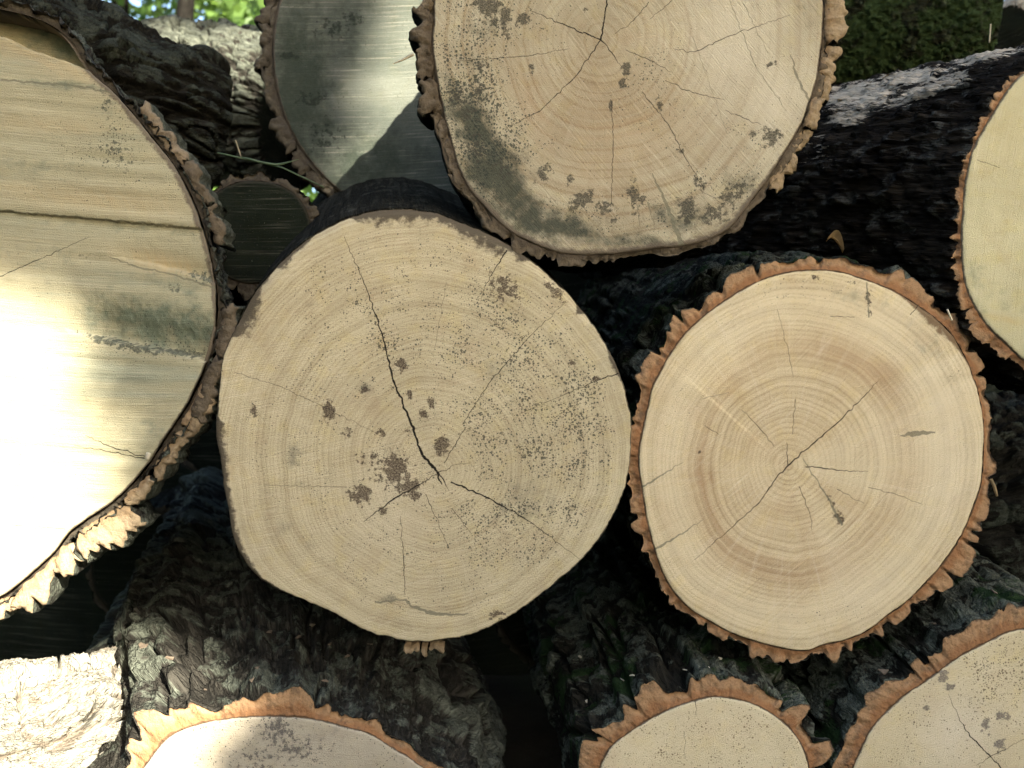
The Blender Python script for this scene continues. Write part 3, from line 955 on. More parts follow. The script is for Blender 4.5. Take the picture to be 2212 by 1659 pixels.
# ------------------------------------------------------------------ right log with the thick orange bark ring
b_out = Z8([(800, 165), (900, 170), (1000, 200), (1100, 240), (1200, 300), (1290, 370), (1350, 450), (1395, 550), (1425, 650),
            (1438, 760), (1435, 860), (1425, 960), (1390, 1060), (1350, 1150), (1290, 1240), (1220, 1320), (1150, 1390), (1080, 1440),
            (1000, 1500), (920, 1530), (850, 1545), (780, 1568), (700, 1560), (600, 1535), (500, 1500), (420, 1455), (350, 1410),
            (290, 1345), (250, 1270), (220, 1180), (195, 1080), (180, 980), (165, 880), (172, 790), (195, 690), (215, 600), (250, 530),
            (290, 460), (350, 385), (430, 315), (510, 260), (600, 210), (700, 175)])
bp_ = Z8([(715, 885)])[0]
bz = lambda *p: Z8(p)
b_cracks = (path(bz((715, 885), (800, 810), (900, 725), (1000, 625), (1045, 575)), (1.5, 1.3, 1.2, 0.9, 0.3))
            + path(bz((715, 885), (665, 940), (610, 1020), (500, 1120), (370, 1232)), (1.5, 1.2, 1.0, 0.8, 0.3))
            + path(bz((800, 888), (900, 903), (1010, 907)), (1.2, 1.0, 0.3)) + path(bz((755, 962), (795, 1060), (803, 1120)), (0.8, 0.6, 0.3))
            + path(bz((545, 680), (605, 740), (665, 815)), (0.3, 0.9, 0.5)) + path(bz((742, 640), (732, 770)), (0.6, 0.5)) + path(bz((675, 310), (720, 480), (735, 560)), (0.25, 0.5, 0.3))
            + path(bz((895, 972), (995, 1025)), (0.6, 0.3)) + path(bz((1010, 965), (1110, 990), (1210, 1028)), (0.5, 0.5, 0.2))
            + path(bz((710, 800), (715, 885)), (0.6, 0.9)) + path(bz((410, 740), (460, 770)), (0.6, 0.4)) + path(bz((870, 335), (960, 338)), (0.6, 0.5))
            + path(bz((1165, 330), (1205, 285)), (0.8, 0.6)))
b_grooves = (path(bz((165, 972), (250, 920), (330, 872)), (2.6, 1.7, 0.4)) + path(bz((215, 1198), (300, 1150), (405, 1083)), (2.8, 2.0, 0.4))
             + path(bz((1128, 775), (1190, 766), (1258, 763)), (2.0, 6.5, 2.0)) + path(bz((770, 860), (850, 985)), (1.0, 1.6)) + path(bz((850, 985), (915, 1105)), (1.6, 3.4))
             + path(bz((400, 640), (500, 615)), (0.8, 0.4)) + path(bz((1005, 210), (1012, 340)), (1.5, 1.8)))


def b_fields(X, Y, RH, th, ED):
    z = lambda a, b, rx, ry, ang=0, amp=1.0: (1283 + .5865 * a, 486.6 + .5865 * b, rx * .5865, ry * .5865, ang, amp)
    st = blobs(X, Y, [z(815, 190, 24, 10, 0, .7), z(1010, 270, 14, 60, 0, .65), z(1008, 1500, 9, 7), z(1090, 520, 30, 22, 0, .0), z(905, 1080, 22, 36, -30, .8),
                      z(1020, 320, 12, 25, 0, .7), z(870, 1010, 14, 30, -35, .6), z(390, 835, 7, 7), z(785, 890, 12, 8, 0, .7), z(940, 210, 30, 8, 0, .6)])
    al = blobs(X, Y, [z(950, 260, 190, 70, 10, .42), z(1230, 420, 90, 130, -30, .40), z(1010, 1480, 120, 40, -10, .35), z(1130, 720, 120, 30, -6, .28), z(720, 1480, 300, 50, 10, .25)])
    sp = 0.30 + blobs(X, Y, [z(800, 250, 380, 80, 0, .5), z(300, 620, 90, 120, 0, .45), z(1300, 650, 100, 250, 0, .35), z(260, 1100, 80, 250, 0, .25), z(900, 1440, 260, 60, 0, .4), z(560, 300, 200, 60, -25, .4)])
    a = np.degrees(th)[None] % 360
    band = np.exp(-((RH - 0.59) / 0.10) ** 2) * (0.55 + 0.45 * (angmask(th, 60, 200, 30) + angmask(th, 280, 335, 20)))[None]
    inner = 0.30 * (1 - sstep(0.45, 0.62, RH)) * (1 - 0.75 * angmask(th, -35, 25, 14) - 0.6 * angmask(th, 48, 72, 8) - 0.4 * angmask(th, 165, 188, 8))[None]
    ht = np.maximum(band * 0.85, inner) + blobs(X, Y, [z(405, 930, 40, 26, 0, .55), z(1090, 530, 60, 35, 30, .35), z(230, 700, 30, 330, 0, .15)])
    burn = blobs(X, Y, [z(1290, 345, 110, 60, 40, .9)])
    pale = 0.4 * np.exp(-((RH - 0.82) / 0.12) ** 2) + 0.35 * angmask(th, -30, 20, 12)[None] * (RH > .1) + 0.3 * (angmask(th, 50, 70, 7)[None] * sstep(.15, .5, RH))
    return dict(stain=st, algae=al, speck=sp, rimw=1.2 + 0 * RH + 26 * burn, heart=np.clip(ht, 0, 1), pale=pale * .8)


def b_relief(X, Y, RH, ED):
    c, s = math.cos(R_(-30)), math.sin(R_(-30))
    v = -(X - bp_[0]) * s + (Y - bp_[1]) * c
    d = 0.0007 * np.sin(v * 0.10 + 1.5 * np.sin((X + Y) * 0.006)) * blob(X, Y, 2050, 760, 120, 170)
    d = d + 0.0012 * sstep(-4, 4, (X - 1500) * 0.66 + (Y - 830) * -0.75) * blob(X, Y, 1560, 860, 130, 130)
    return d


M_b = wood_material('end_grain_golden', bp_, (0.67, 0.545, 0.36), (0.62, 0.495, 0.315), 5.0, 0.95, (0.42, 0.28, 0.16), 0.95, (-30, 0.42),
                    cracks=b_cracks, grooves=b_grooves, pale=(0.68, 0.58, 0.40), edge_col=(0.16, 0.10, 0.055), algae_col=(0.30, 0.29, 0.20), ray_amt=0.34)
log_b = make_log('barked_log', 'golden log with a thick lobed orange bark ring and a crack running through its pith', b_out, bp_, 0.012, 1.0, (0.0, 0.16), 0.0,
                 nth=640, nr=130, fields=b_fields, relief=b_relief, wood_mat=M_b, seed=23,
                 bark=dict(mat=BK_MOSS, inner_mat=IN_ORANGE, thick=20.0, inner=0.40, freq=44, fw=0.45, nb=900, rows=140, inner_label='lobed orange inner bark ring',
                           thick_fn=lambda a: 1 + 0.15 * np.sin(np.radians(a - 200))))

# ------------------------------------------------------------------ upper log
c_out = Z3([(120, 100), (110, 200), (125, 330), (150, 480), (200, 680), (260, 870), (370, 1020), (500, 1140), (640, 1210), (760, 1245),
            (900, 1252), (1050, 1240), (1200, 1220), (1320, 1210), (1450, 1180), (1570, 1120), (1660, 1010), (1730, 920), (1800, 815),
            (1870, 700), (1930, 600), (1965, 500), (2000, 380), (2022, 250), (2032, 100), (2030, -20), (1990, -260), (1880, -480), (1700, -660),
            (1450, -780), (1150, -830), (850, -800), (560, -690), (330, -490), (190, -240), (125, -20)])
cpi = Z3([(938, 195)])[0]
c3 = lambda *p: Z3(p)
c_cracks = (path(c3((938, 195), (955, 100), (968, 0), (975, -150)), (1.9, 1.6, 1.5, 1.0)) + path(c3((938, 195), (780, 130), (600, 55)), (1.7, 1.2, 0.5))
            + path(c3((938, 195), (820, 370), (640, 545), (455, 637)), (1.2, 0.9, 0.8, 0.3)) + path(c3((938, 195), (990, 255), (1045, 332)), (1.3, 1.0, 0.4))
            + path(c3((1060, 245), (1170, 290), (1285, 355)), (0.5, 0.9, 0.3)) + path(c3((1255, 395), (1390, 455), (1545, 490)), (0.6, 0.8, 0.4))
            + path(c3((1300, 240), (1400, 255), (1560, 180), (1870, 72)), (0.4, 0.9, 0.8, 0.3)) + path(c3((1140, 450), (1270, 610), (1340, 750), (1445, 925)), (0.7, 0.9, 0.8, 0.4))
            + path(c3((992, 500), (1000, 700), (990, 1000)), (0.4, 0.8, 0.5)) + path(c3((230, 300), (580, 275), (780, 240)), (0.5, 0.7, 0.3))
            + path(c3((1550, 540), (1640, 580), (1725, 612)), (0.5, 0.8, 0.4)) + path(c3((1175, 8), (1100, 100), (1005, 168)), (0.8, 0.7, 0.3)) + path(c3((1290, 0), (1180, 95)), (0.7, 0.4))
            + path(c3((1420, 930), (1540, 1000)), (0.4, 0.3)))
c_grooves = path(c3((1190, 850), (1260, 1000), (1345, 1225)), (1.2, 4.0, 6.5)) + path(c3((1870, 270), (1900, 370), (1962, 495)), (1.2, 3.0, 3.0)) + path(c3((1570, 0), (1700, 330), (1850, 545)), (0.7, 0.9, 0.6)) \
    + path(c3((1640, 20), (1760, 260)), (0.8, 0.6)) + path(c3((1120, 1010), (1130, 1110)), (1.5, 1.0)) + path(c3((1170, 990), (1205, 1130)), (1.5, 0.8)) + path(c3((1390, 180), (1560, 660)), (0.5, 0.5))


def c_fields(X, Y, RH, th, ED):
    z = lambda a, b, rx, ry, ang=0, amp=1.0: (884.8 + .44 * a, .44 * b, rx * .44, ry * .44, ang, amp)
    st = blobs(X, Y, [z(385, 30, 75, 70, 40), z(555, 95, 42, 36), z(470, 80, 34, 60, 0, .95), z(480, 160, 22, 50, 0, .7), z(1062, 340, 24, 60, 10, .9), z(1045, 410, 22, 36, 0, .9), z(988, 520, 12, 40, 0, .9),
                      z(840, 980, 80, 44, -35, .95), z(660, 850, 36, 60, 30, .9), z(960, 1020, 50, 40, 0, .8), z(1365, 1030, 50, 90, 0, .95), z(1100, 950, 34, 90, 0, .8), z(1140, 985, 28, 28, 0, .8),
                      z(1780, 670, 70, 60, 0, .85), z(1690, 655, 20, 26, 0, .9), z(350, 320, 60, 40, 0, .6), z(230, 480, 60, 50, 0, .75), z(340, 440, 40, 40, 0, .7), z(280, 560, 60, 60, 0, .65), z(600, 340, 20, 40, 0, .7),
                      z(1590, 950, 120, 50, -40, .75), z(1500, 1050, 120, 60, -20, .7), z(780, 880, 30, 30, 0, .75), z(1780, 310, 50, 16, -30, .75), z(860, 40, 16, 30, 0, .7), z(420, 110, 26, 60, 0, .75),
                      z(330, 720, 60, 90, -20, .6), z(460, 830, 60, 70, -20, .6), z(1420, 900, 70, 40, 30, .6), z(1000, 1080, 60, 30, 0, .6), z(1330, 740, 24, 20, 0, .8), z(1230, 510, 20, 40, 0, .7)])
    al = blobs(X, Y, [z(420, 860, 190, 300, -32, 1.0), z(230, 560, 90, 260, -14, .75), z(700, 1100, 330, 110, 10, .85), z(1330, 1080, 260, 130, 0, .65), z(380, 100, 220, 160, 0, .4), z(1620, 900, 150, 120, -45, .55), z(300, 300, 150, 150, 0, .35), z(1900, 60, 120, 120, 0, .25), z(330, 640, 130, 260, -20, .95), z(560, 1040, 220, 130, 30, .95), z(1050, 1190, 420, 60, 0, .7)])
    sp = 0.5 + blobs(X, Y, [z(300, 560, 260, 460, -14, 1.5), z(350, 120, 300, 240, 0, 1.1), z(1200, 420, 160, 300, 0, .5), z(1600, 800, 300, 250, 0, .55), z(1100, 1050, 500, 150, 0, .6)])
    ht = blobs(X, Y, [z(1000, 620, 420, 420, 0, .55), z(1000, 900, 330, 160, 0, .45), z(620, 560, 90, 320, -24, .6), z(1350, 650, 300, 300, 0, .35)])
    pale = blobs(X, Y, [z(1600, 250, 260, 400, 0, .55), z(1780, 480, 200, 250, 0, .6)])  # lighter right side also paints in the weak sun dapples
    return dict(stain=st, algae=al, speck=sp, heart=np.clip(ht, 0, 1), rimw=2.2 + 6 * angmask(th, 40, 130)[None] + 0 * RH, pale=pale)


M_c = wood_material('end_grain_mouldy', cpi, (0.415, 0.355, 0.25), (0.345, 0.29, 0.20), 8.5, 0.85, (0.34, 0.22, 0.125), 0.8, (62, 0.45),
                    cracks=c_cracks, grooves=c_grooves, pale=(0.62, 0.56, 0.42), algae_col=(0.066, 0.072, 0.052), speck_col=(0.035, 0.042, 0.034), stain_col=(0.06, 0.056, 0.042), stain_scale=0.16)
log_t = make_log('barked_log', 'mouldy pale log stained green along its lower rim, five cracks meeting at its pith', c_out, cpi, 0.0, 0.17, (0.02, 0.06), 0.0,
                 nth=640, nr=140, fields=c_fields, wood_mat=M_c, seed=37,
                 bark=dict(mat=BK_DARK, inner_mat=IN_CDARK, thick=13.0, inner=0.34, freq=40, fw=0.4, nb=720, rows=60, first=0.003))
rim_plates(log_t, (c_out, cpi), 120, 205, (50, 150), (0.5, 2.0), 17, 0.06, lambda f, k: (IN_CDARK if f < .6 else IN_GREY, BK_DARK), 51, 0.0, 0.0)
rim_plates(log_t, (c_out, cpi), -22, 40, (60, 150), (0.4, 1.2), lambda f: 19 - 8 * f, 0.05, lambda f, k: (IN_TAN, BK_DARK), 53, 0.0, 0.0)

# ------------------------------------------------------------------ large left log with felling-cut ledges
d_out = [(0, 15), (84, 39), (140, 78), (190, 150), (250, 205), (316, 283), (378, 364), (420, 448), (448, 540), (465, 640), (460, 720), (440, 790), (415, 850),
         (392, 890), (355, 945), (322, 997), (280, 1048), (233, 1090), (154, 1146), (112, 1197), (60, 1245), (0, 1290), (-120, 1345), (-280, 1365), (-460, 1320),
         (-620, 1210), (-730, 1040), (-790, 840), (-790, 620), (-730, 400), (-610, 210), (-440, 80), (-260, 15), (-120, 0)]
dpi = (-150, 660)
d_cracks = path([(-30, 610), (60, 570), (190, 512)], (1.0, 0.9, 0.4)) + path([(322, 990), (240, 965), (185, 940)], (1.2, 1.0, 0.4)) + path([(320, 992), (230, 975), (160, 962)], (1.2, 0.8, 0.3))
d_grooves = (path([(-60, 450), (0, 455), (200, 472), (440, 495)], (1.8, 2.0, 2.0, 2.4)) + path([(235, 555), (300, 578), (370, 592), (465, 622)], (1.0, 2.2, 2.0, 2.5)) +  # upper dark line also paints the shadow under the overhang
             path([(0, 172), (150, 184), (240, 200)], (2.5, 3.0, 2.0)))


def d_fields(X, Y, RH, th, ED):
    st = blobs(X, Y, [(225, 735, 60, 10, 10, .85), (300, 752, 70, 12, 10, .85), (395, 762, 60, 12, 6, .8), (375, 625, 14, 12, 0, .7), (190, 125, 60, 30, 40, .6), (230, 215, 16, 60, 0, .5),
                      (190, 560, 60, 14, 10, .3), (250, 330, 60, 40, 30, .45), (440, 600, 50, 14, 18, .75)])
    al = blobs(X, Y, [(340, 700, 200, 66, 8, .95), (260, 490, 260, 22, 5, .5), (380, 620, 120, 30, 14, .55), (90, 60, 140, 50, 15, .8), (150, 185, 170, 14, 5, .6), (80, 560, 160, 60, 0, .35),
                      (100, 360, 150, 22, 4, .5), (260, 250, 90, 60, 40, .3), (330, 930, 90, 70, -40, .35)])
    warm = blobs(X, Y, [(360, 572, 110, 26, 14, .9), (120, 130, 170, 30, 20, .7), (200, 430, 260, 34, 5, .5), (100, 270, 200, 22, 5, .4)])
    sp = 0.55 + blobs(X, Y, [(240, 300, 120, 120, 0, .5), (330, 740, 150, 40, 0, .6)])
    return dict(stain=st, algae=al, heart=warm, speck=sp, rimw=2.0 + 5 * angmask(th, -60, 0)[None] + 0 * RH)


def d_relief(X, Y, RH, ED):
    jag = 5 * vnoise(np.stack([X * 0.05, Y * 0.05, X * 0], -1), 91) + 2.5 * vnoise(np.stack([X * 0.2, Y * 0.1, X * 0], -1), 92)
    top = Y - (74 + 0.39 * X) + jag * .6
    d = 0.045 * sstep(5, -5, top)
    l1 = Y - (455 + 0.09 * X) + jag * .3
    d = d + np.where(l1 > 0, 0.004 * np.exp(-l1 / 70), 0)
    l2 = Y - (555 + 0.12 * (X - 235) + 0.0005 * (X - 235) ** 2) + jag * .5
    d = d + 0.007 * sstep(-75, 0, l2) * sstep(4, -3, l2) * sstep(220, 330, X)
    l3 = Y - (724 + 0.20 * (X - 190)) + jag
    d = d + 0.016 * sstep(-110, 0, l3) * sstep(5, -4, l3) * sstep(120, 260, X)
    d = d + 0.0012 * vnoise(np.stack([X * 0.004, (Y - .1 * X) * 0.05, X * 0], -1), 95)
    return d


M_d = wood_material('end_grain_felling_cut', dpi, (0.47, 0.39, 0.25), (0.42, 0.345, 0.215), 7.0, 0.10, (0.44, 0.30, 0.15), 0.6, (6.5, 0.45), 0.85,
                    ((0.44, 0.36, 0.225), (0.355, 0.31, 0.205), (0.275, 0.275, 0.205)), cracks=d_cracks, grooves=d_grooves, algae_col=(0.185, 0.215, 0.155), ray_amt=0.03,
                    stain_col=(0.075, 0.08, 0.06))
log_d = make_log('barked_log', 'huge pale log with horizontal saw ledges across its cut and crumbling grey bark', d_out, dpi, 0.0, 0.62, (-0.27, 0.10), 0.0,
                 nth=1100, nr=210, fields=d_fields, relief=d_relief, wood_mat=M_d, seed=53,
                 bark=dict(mat=BK_GREY, inner_mat=IN_DARK, thick=11.0, inner=0.30, freq=60, along=0.5, fw=0.30, nb=1000, rows=110, recess=0.008, cross=0.9, micro=3.0, inner_label='dark crumbled edge of the bark'))
rim_plates(log_d, (d_out, dpi), -44, 14, (50, 150), (3, 6), lambda f: 10 + 4 * f, 0.045, lambda f, k: (IN_GREY if k % 3 == 0 else IN_CDARK, BK_GREY), 41, 0.18)
rim_plates(log_d, (d_out, dpi), 15, 84, (45, 150), (2.5, 7), lambda f: 15 + 6 * math.sin(f * 3), 0.05, lambda f, k: (IN_TAN, BK_GREY), 43, 0.0)

# ------------------------------------------------------------------ log behind, half sunlit
e_out = circ(985, 112, 398, 392, 30, 4, 0.02)


def e_fields(X, Y, RH, th, ED):
    al = blobs(X, Y, [(650, 200, 90, 300, 0, .95), (740, 60, 100, 110, 0, .6), (800, 360, 160, 110, 0, .8)])  # algae film, also laid on to darken the parts in shade
    st = blobs(X, Y, [(765, 40, 26, 20, 0, .75), (620, 120, 24, 20, 0, .7), (675, 215, 40, 20, 0, .7), (720, 60, 60, 30, 0, .55), (700, 300, 50, 50, 0, .5)])
    return dict(algae=al, stain=st, speck=0.8 + 0 * X, rimw=3.0 + 0 * X)


M_e = wood_material('end_grain_weathered', (985, 112), (0.105, 0.108, 0.090), (0.07, 0.075, 0.062), 6.0, 0.10, (0.10, 0.085, 0.06), 0.4, (9, 0.35), 0.5,
                    ((0.135, 0.132, 0.108), (0.085, 0.088, 0.072), (0.055, 0.060, 0.049)), algae_col=(0.045, 0.055, 0.04), stain_col=(0.02, 0.024, 0.018), ray_amt=0.02)
log_e = make_log('barked_log', 'grey weathered log leaning behind, a strip of sunlight across its cut', e_out, (985, 112), 0.36, 0.9, (-0.22, 0.22), 0.0,
                 nth=420, nr=70, fields=e_fields, wood_mat=M_e, seed=67,
                 bark=dict(mat=BK_DARK, inner_mat=IN_DARK, thick=12.0, inner=0.3, freq=34, fw=0.3, nb=520, rows=60))
rim_plates(log_e, (e_out, (985, 112)), 128, 205, (34, 110), (0.5, 2), 22, 0.05, lambda f, k: (IN_DARK, BK_DARK), 47, 0.0, 0.0)

# ------------------------------------------------------------------ lower logs
f_out = [(309, 1659), (364, 1593), (429, 1565), (489, 1554), (549, 1549), (627, 1549), (686, 1556), (742, 1570), (797, 1586), (847, 1616), (898, 1648),
         (985, 1720), (1030, 1830), (1020, 1960), (950, 2070), (820, 2130), (640, 2150), (460, 2130), (330, 2060), (245, 1950), (225, 1830), (250, 1740)]


def f_fields(X, Y, RH, th, ED):
    st = blobs(X, Y, [(600, 1580, 50, 60, 0, .62), (640, 1620, 90, 40, 0, .5), (560, 1640, 70, 30, 0, .5)])
    return dict(stain=st, algae=blobs(X, Y, [(640, 1610, 160, 70, 0, .45)]), speck=0.9 + 0 * X, rimw=1.2 + 0 * X, pale=0.4 + 0 * X)


M_f = wood_material('end_grain_dusty', (640, 1850), (0.43, 0.36, 0.26), (0.37, 0.31, 0.22), 5.0, 0.2, saw=(20, 0.2), pale=(0.46, 0.41, 0.33), stain_col=(0.10, 0.09, 0.08), algae_col=(0.27, 0.25, 0.21))
log_f = make_log('barked_log', 'wide log under the peeled log, rough plated bark catching sunlight on one side', f_out, (640, 1850), 0.0, 1.0, (-0.28, 0.10), 0.0, flare=0.30,
                 nth=560, nr=80, fields=f_fields, wood_mat=M_f, seed=71,
                 bark=dict(mat=BK_GREY, inner_mat=IN_ORANGE, thick=30.0, inner=0.40, freq=30, fw=0.15, nb=1000, rows=170, flake=3.2, first=0.0022, along=0.3, cross=0.85, micro=2.4, inner_label='orange inner bark ring', thick_fn=lambda a: 1 + 0.7 * np.exp(-((a - 205) / 40.0) ** 2)))

h_out = [(1310, 1629), (1328, 1607), (1357, 1585), (1400, 1557), (1443, 1535), (1490, 1517), (1541, 1506), (1584, 1510), (1627, 1521), (1667, 1542), (1703, 1571),
         (1728, 1603), (1744, 1643), (1755, 1720), (1735, 1810), (1670, 1890), (1570, 1925), (1450, 1910), (1350, 1850), (1295, 1770), (1288, 1690)]


def h_fields(X, Y, RH, th, ED):
    return dict(speck=1.0 + 0 * X, rimw=1.2 + 0 * X, pale=0.3 + 0 * X, algae=blobs(X, Y, [(1500, 1640, 200, 60, 0, .12)]))


M_h = wood_material('end_grain_fresh', (1530, 1715), (0.63, 0.52, 0.34), (0.58, 0.47, 0.295), 5.0, 0.18, saw=(-20, 0.22), cracks=path([(1502, 1510), (1503, 1545)], (0.8, 0.4)) + path([(1478, 1580), (1480, 1640)], (0.4, 0.3)),
                    pale=(0.68, 0.59, 0.42), speck_col=(0.16, 0.115, 0.06))
log_h = make_log('barked_log', 'small log with a clean speckled cut and deeply furrowed lichen-grey bark', h_out, (1530, 1715), 0.0, 1.0, (-0.10, 0.16), 0.0,
                 nth=420, nr=60, fields=h_fields, wood_mat=M_h, seed=83,
                 bark=dict(mat=BK_MOSS, inner_mat=IN_ORANGE, thick=28.0, inner=0.34, freq=34, fw=0.19, nb=900, rows=170, flake=3.0, first=0.0022, along=0.22, cross=0.6, inner_label='orange inner bark ring'))

i_out = Z11([(430, 1640), (500, 1480), (570, 1350), (700, 1210), (850, 1080), (1000, 980), (1130, 880), (1250, 800), (1380, 730), (1500, 670), (1600, 620),
             (1738, 590), (1950, 600), (2180, 680), (2380, 830), (2520, 1050), (2590, 1320), (2590, 1600), (2510, 1900), (2340, 2170), (2080, 2380), (1760, 2480),
             (1400, 2480), (1060, 2400), (760, 2260), (540, 2080), (420, 1880), (400, 1750)])
ipi = Z11([(1480, 1570)])[0]
iz = lambda *p: Z11(p)


def i_fields(X, Y, RH, th, ED):
    z = lambda a, b, rx, ry, ang=0, amp=1.0: (1725.4 + .28 * a, 1194.5 + .28 * b, rx * .28, ry * .28, ang, amp)
    st = blobs(X, Y, [z(1115, 950, 46, 66), z(1170, 1035, 46, 30, -20), z(1560, 1250, 50, 36, -30), z(1440, 1320, 34, 60, 20), z(1550, 1480, 60, 60, 0, .85), z(1610, 1260, 26, 30), z(1450, 900, 40, 120, 0, .5), z(985, 1195, 40, 18), z(1470, 1400, 16, 16)])
    return dict(stain=st, speck=0.85 + blobs(X, Y, [z(1500, 950, 300, 250, 0, .6)]), rimw=1.2 + 0 * X, pale=blobs(X, Y, [z(1250, 1400, 350, 350, 0, .5)]), heart=0.3 * sstep(.35, .1, RH))


M_i = wood_material('end_grain_cream', ipi, (0.62, 0.515, 0.345), (0.57, 0.465, 0.30), 4.6, 0.22, cracks=path(iz((1480, 1570), (1390, 1480), (1285, 1365), (1230, 1260), (1155, 1090)), (1.3, 1.5, 1.1, 0.6, 0.3))
                    + path(iz((1480, 1570), (1560, 1660), (1640, 1800)), (1.2, 1.2, 0.6)) + path(iz((1480, 1570), (1760, 1425)), (0.8, 0.3)) + path(iz((1480, 1570), (1370, 1640)), (0.8, 0.3)),
                    saw=(-25, 0.2), pale=(0.68, 0.61, 0.48), stain_col=(0.17, 0.145, 0.12), heart=(0.48, 0.36, 0.2), speck_col=(0.13, 0.10, 0.06))
log_i = make_log('barked_log', 'cream log with grey blotches near its pith, mossy furrowed bark with thin orange rim', i_out, ipi, 0.0, 1.0, (-0.10, 0.17), 0.0,
                 nth=480, nr=80, fields=i_fields, wood_mat=M_i, seed=97,
                 bark=dict(mat=BK_MOSS, inner_mat=IN_ORANGE, thick=25.0, inner=0.42, freq=27, fw=0.17, nb=900, rows=160, flake=3.0, first=0.0024, cross=0.5, inner_label='thin orange inner bark ring'))

# ------------------------------------------------------------------ right-hand log seen along its flank
g_out = [(2212, 158), (2178, 192), (2154, 230), (2125, 278), (2101, 326), (2087, 384), (2080, 456), (2077, 518), (2080, 576), (2087, 619), (2106, 662), (2135, 706),
         (2169, 739), (2212, 778), (2300, 835), (2420, 880), (2560, 890), (2700, 840), (2820, 740), (2880, 600), (2890, 440), (2840, 280), (2730, 160), (2580, 85), (2430, 70), (2310, 95)]


def g_fields(X, Y, RH, th, ED):
    return dict(speck=0.35 + 0 * X, algae=blobs(X, Y, [(2110, 590, 30, 60, 0, .45), (2160, 640, 80, 60, 0, .3), (2130, 250, 20, 40, 0, .4)]), rimw=2.5 + 0 * X, heart=blobs(X, Y, [(2170, 690, 80, 8, 12, .8), (2180, 300, 60, 80, 0, .2)]))


M_g = wood_material('end_grain_yellow', (2480, 470), (0.54, 0.475, 0.30), (0.49, 0.43, 0.27), 6.0, 0.10, (0.50, 0.36, 0.16), 0.6, (100, 0.3), cracks=path([(2110, 345), (2160, 362)], (0.6, 0.3)))
log_g = make_log('barked_log', 'log with a smooth yellow cut and long fibrous dark flank, sun-bleached on top', g_out, (2480, 470), 0.0, 1.0, (-0.33, 0.20), 0.0,
                 nth=420, nr=70, fields=g_fields, wood_mat=M_g, seed=113,
                 bark=dict(mat=BK_FIBRE, inner_mat=IN_ORANGE, thick=10.0, inner=0.4, freq=60, fw=0.3, nb=900, rows=150, first=0.003, along=0.2, cross=0.6, micro=3.4, flake=4.5,
                           bare=[(1860, 205, 90, 34, -10, 1.2), (1970, 165, 90, 20, -8, 1.1), (1830, 255, 50, 20, -6, 1.0), (2010, 190, 130, 20, -22, .95), (2130, 115, 110, 24, -15, .9), (1760, 330, 60, 60, 0, .45)],  # bleached wood, painted pale along the sun streak so that it shows
                           thick_fn=lambda a: 0.55 + 1.3 * np.exp(-((a - 140) / 22.0) ** 2)))

# ------------------------------------------------------------------ logs farther back in the pile
M_dark = wood_material('end_grain_mossy', (560, 530), (0.012, 0.015, 0.0105), (0.007, 0.009, 0.006), 5.0, 0.1, (0.04, 0.04, 0.028), saw=(8, 0.15), speck_col=(0.02, 0.022, 0.016), algae_col=(0.014, 0.018, 0.012), ray_amt=0.0, edge_col=(0.03, 0.028, 0.02))  # near-black tone stands in for the shade deep in the gaps


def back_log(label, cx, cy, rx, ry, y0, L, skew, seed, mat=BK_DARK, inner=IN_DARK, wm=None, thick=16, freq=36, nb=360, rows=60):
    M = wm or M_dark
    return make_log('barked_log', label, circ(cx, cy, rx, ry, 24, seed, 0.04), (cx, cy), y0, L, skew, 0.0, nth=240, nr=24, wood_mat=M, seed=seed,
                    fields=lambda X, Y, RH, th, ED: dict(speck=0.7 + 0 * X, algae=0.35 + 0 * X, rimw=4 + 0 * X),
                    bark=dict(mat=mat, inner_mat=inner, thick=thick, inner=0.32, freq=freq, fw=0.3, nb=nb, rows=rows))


log_n = back_log('dark mossy log end wedged between the ledged log and the peeled log', 545, 500, 128, 112, 0.17, 0.5, (-0.12, 0.05), 121, inner=IN_DARK, thick=13, nb=500)


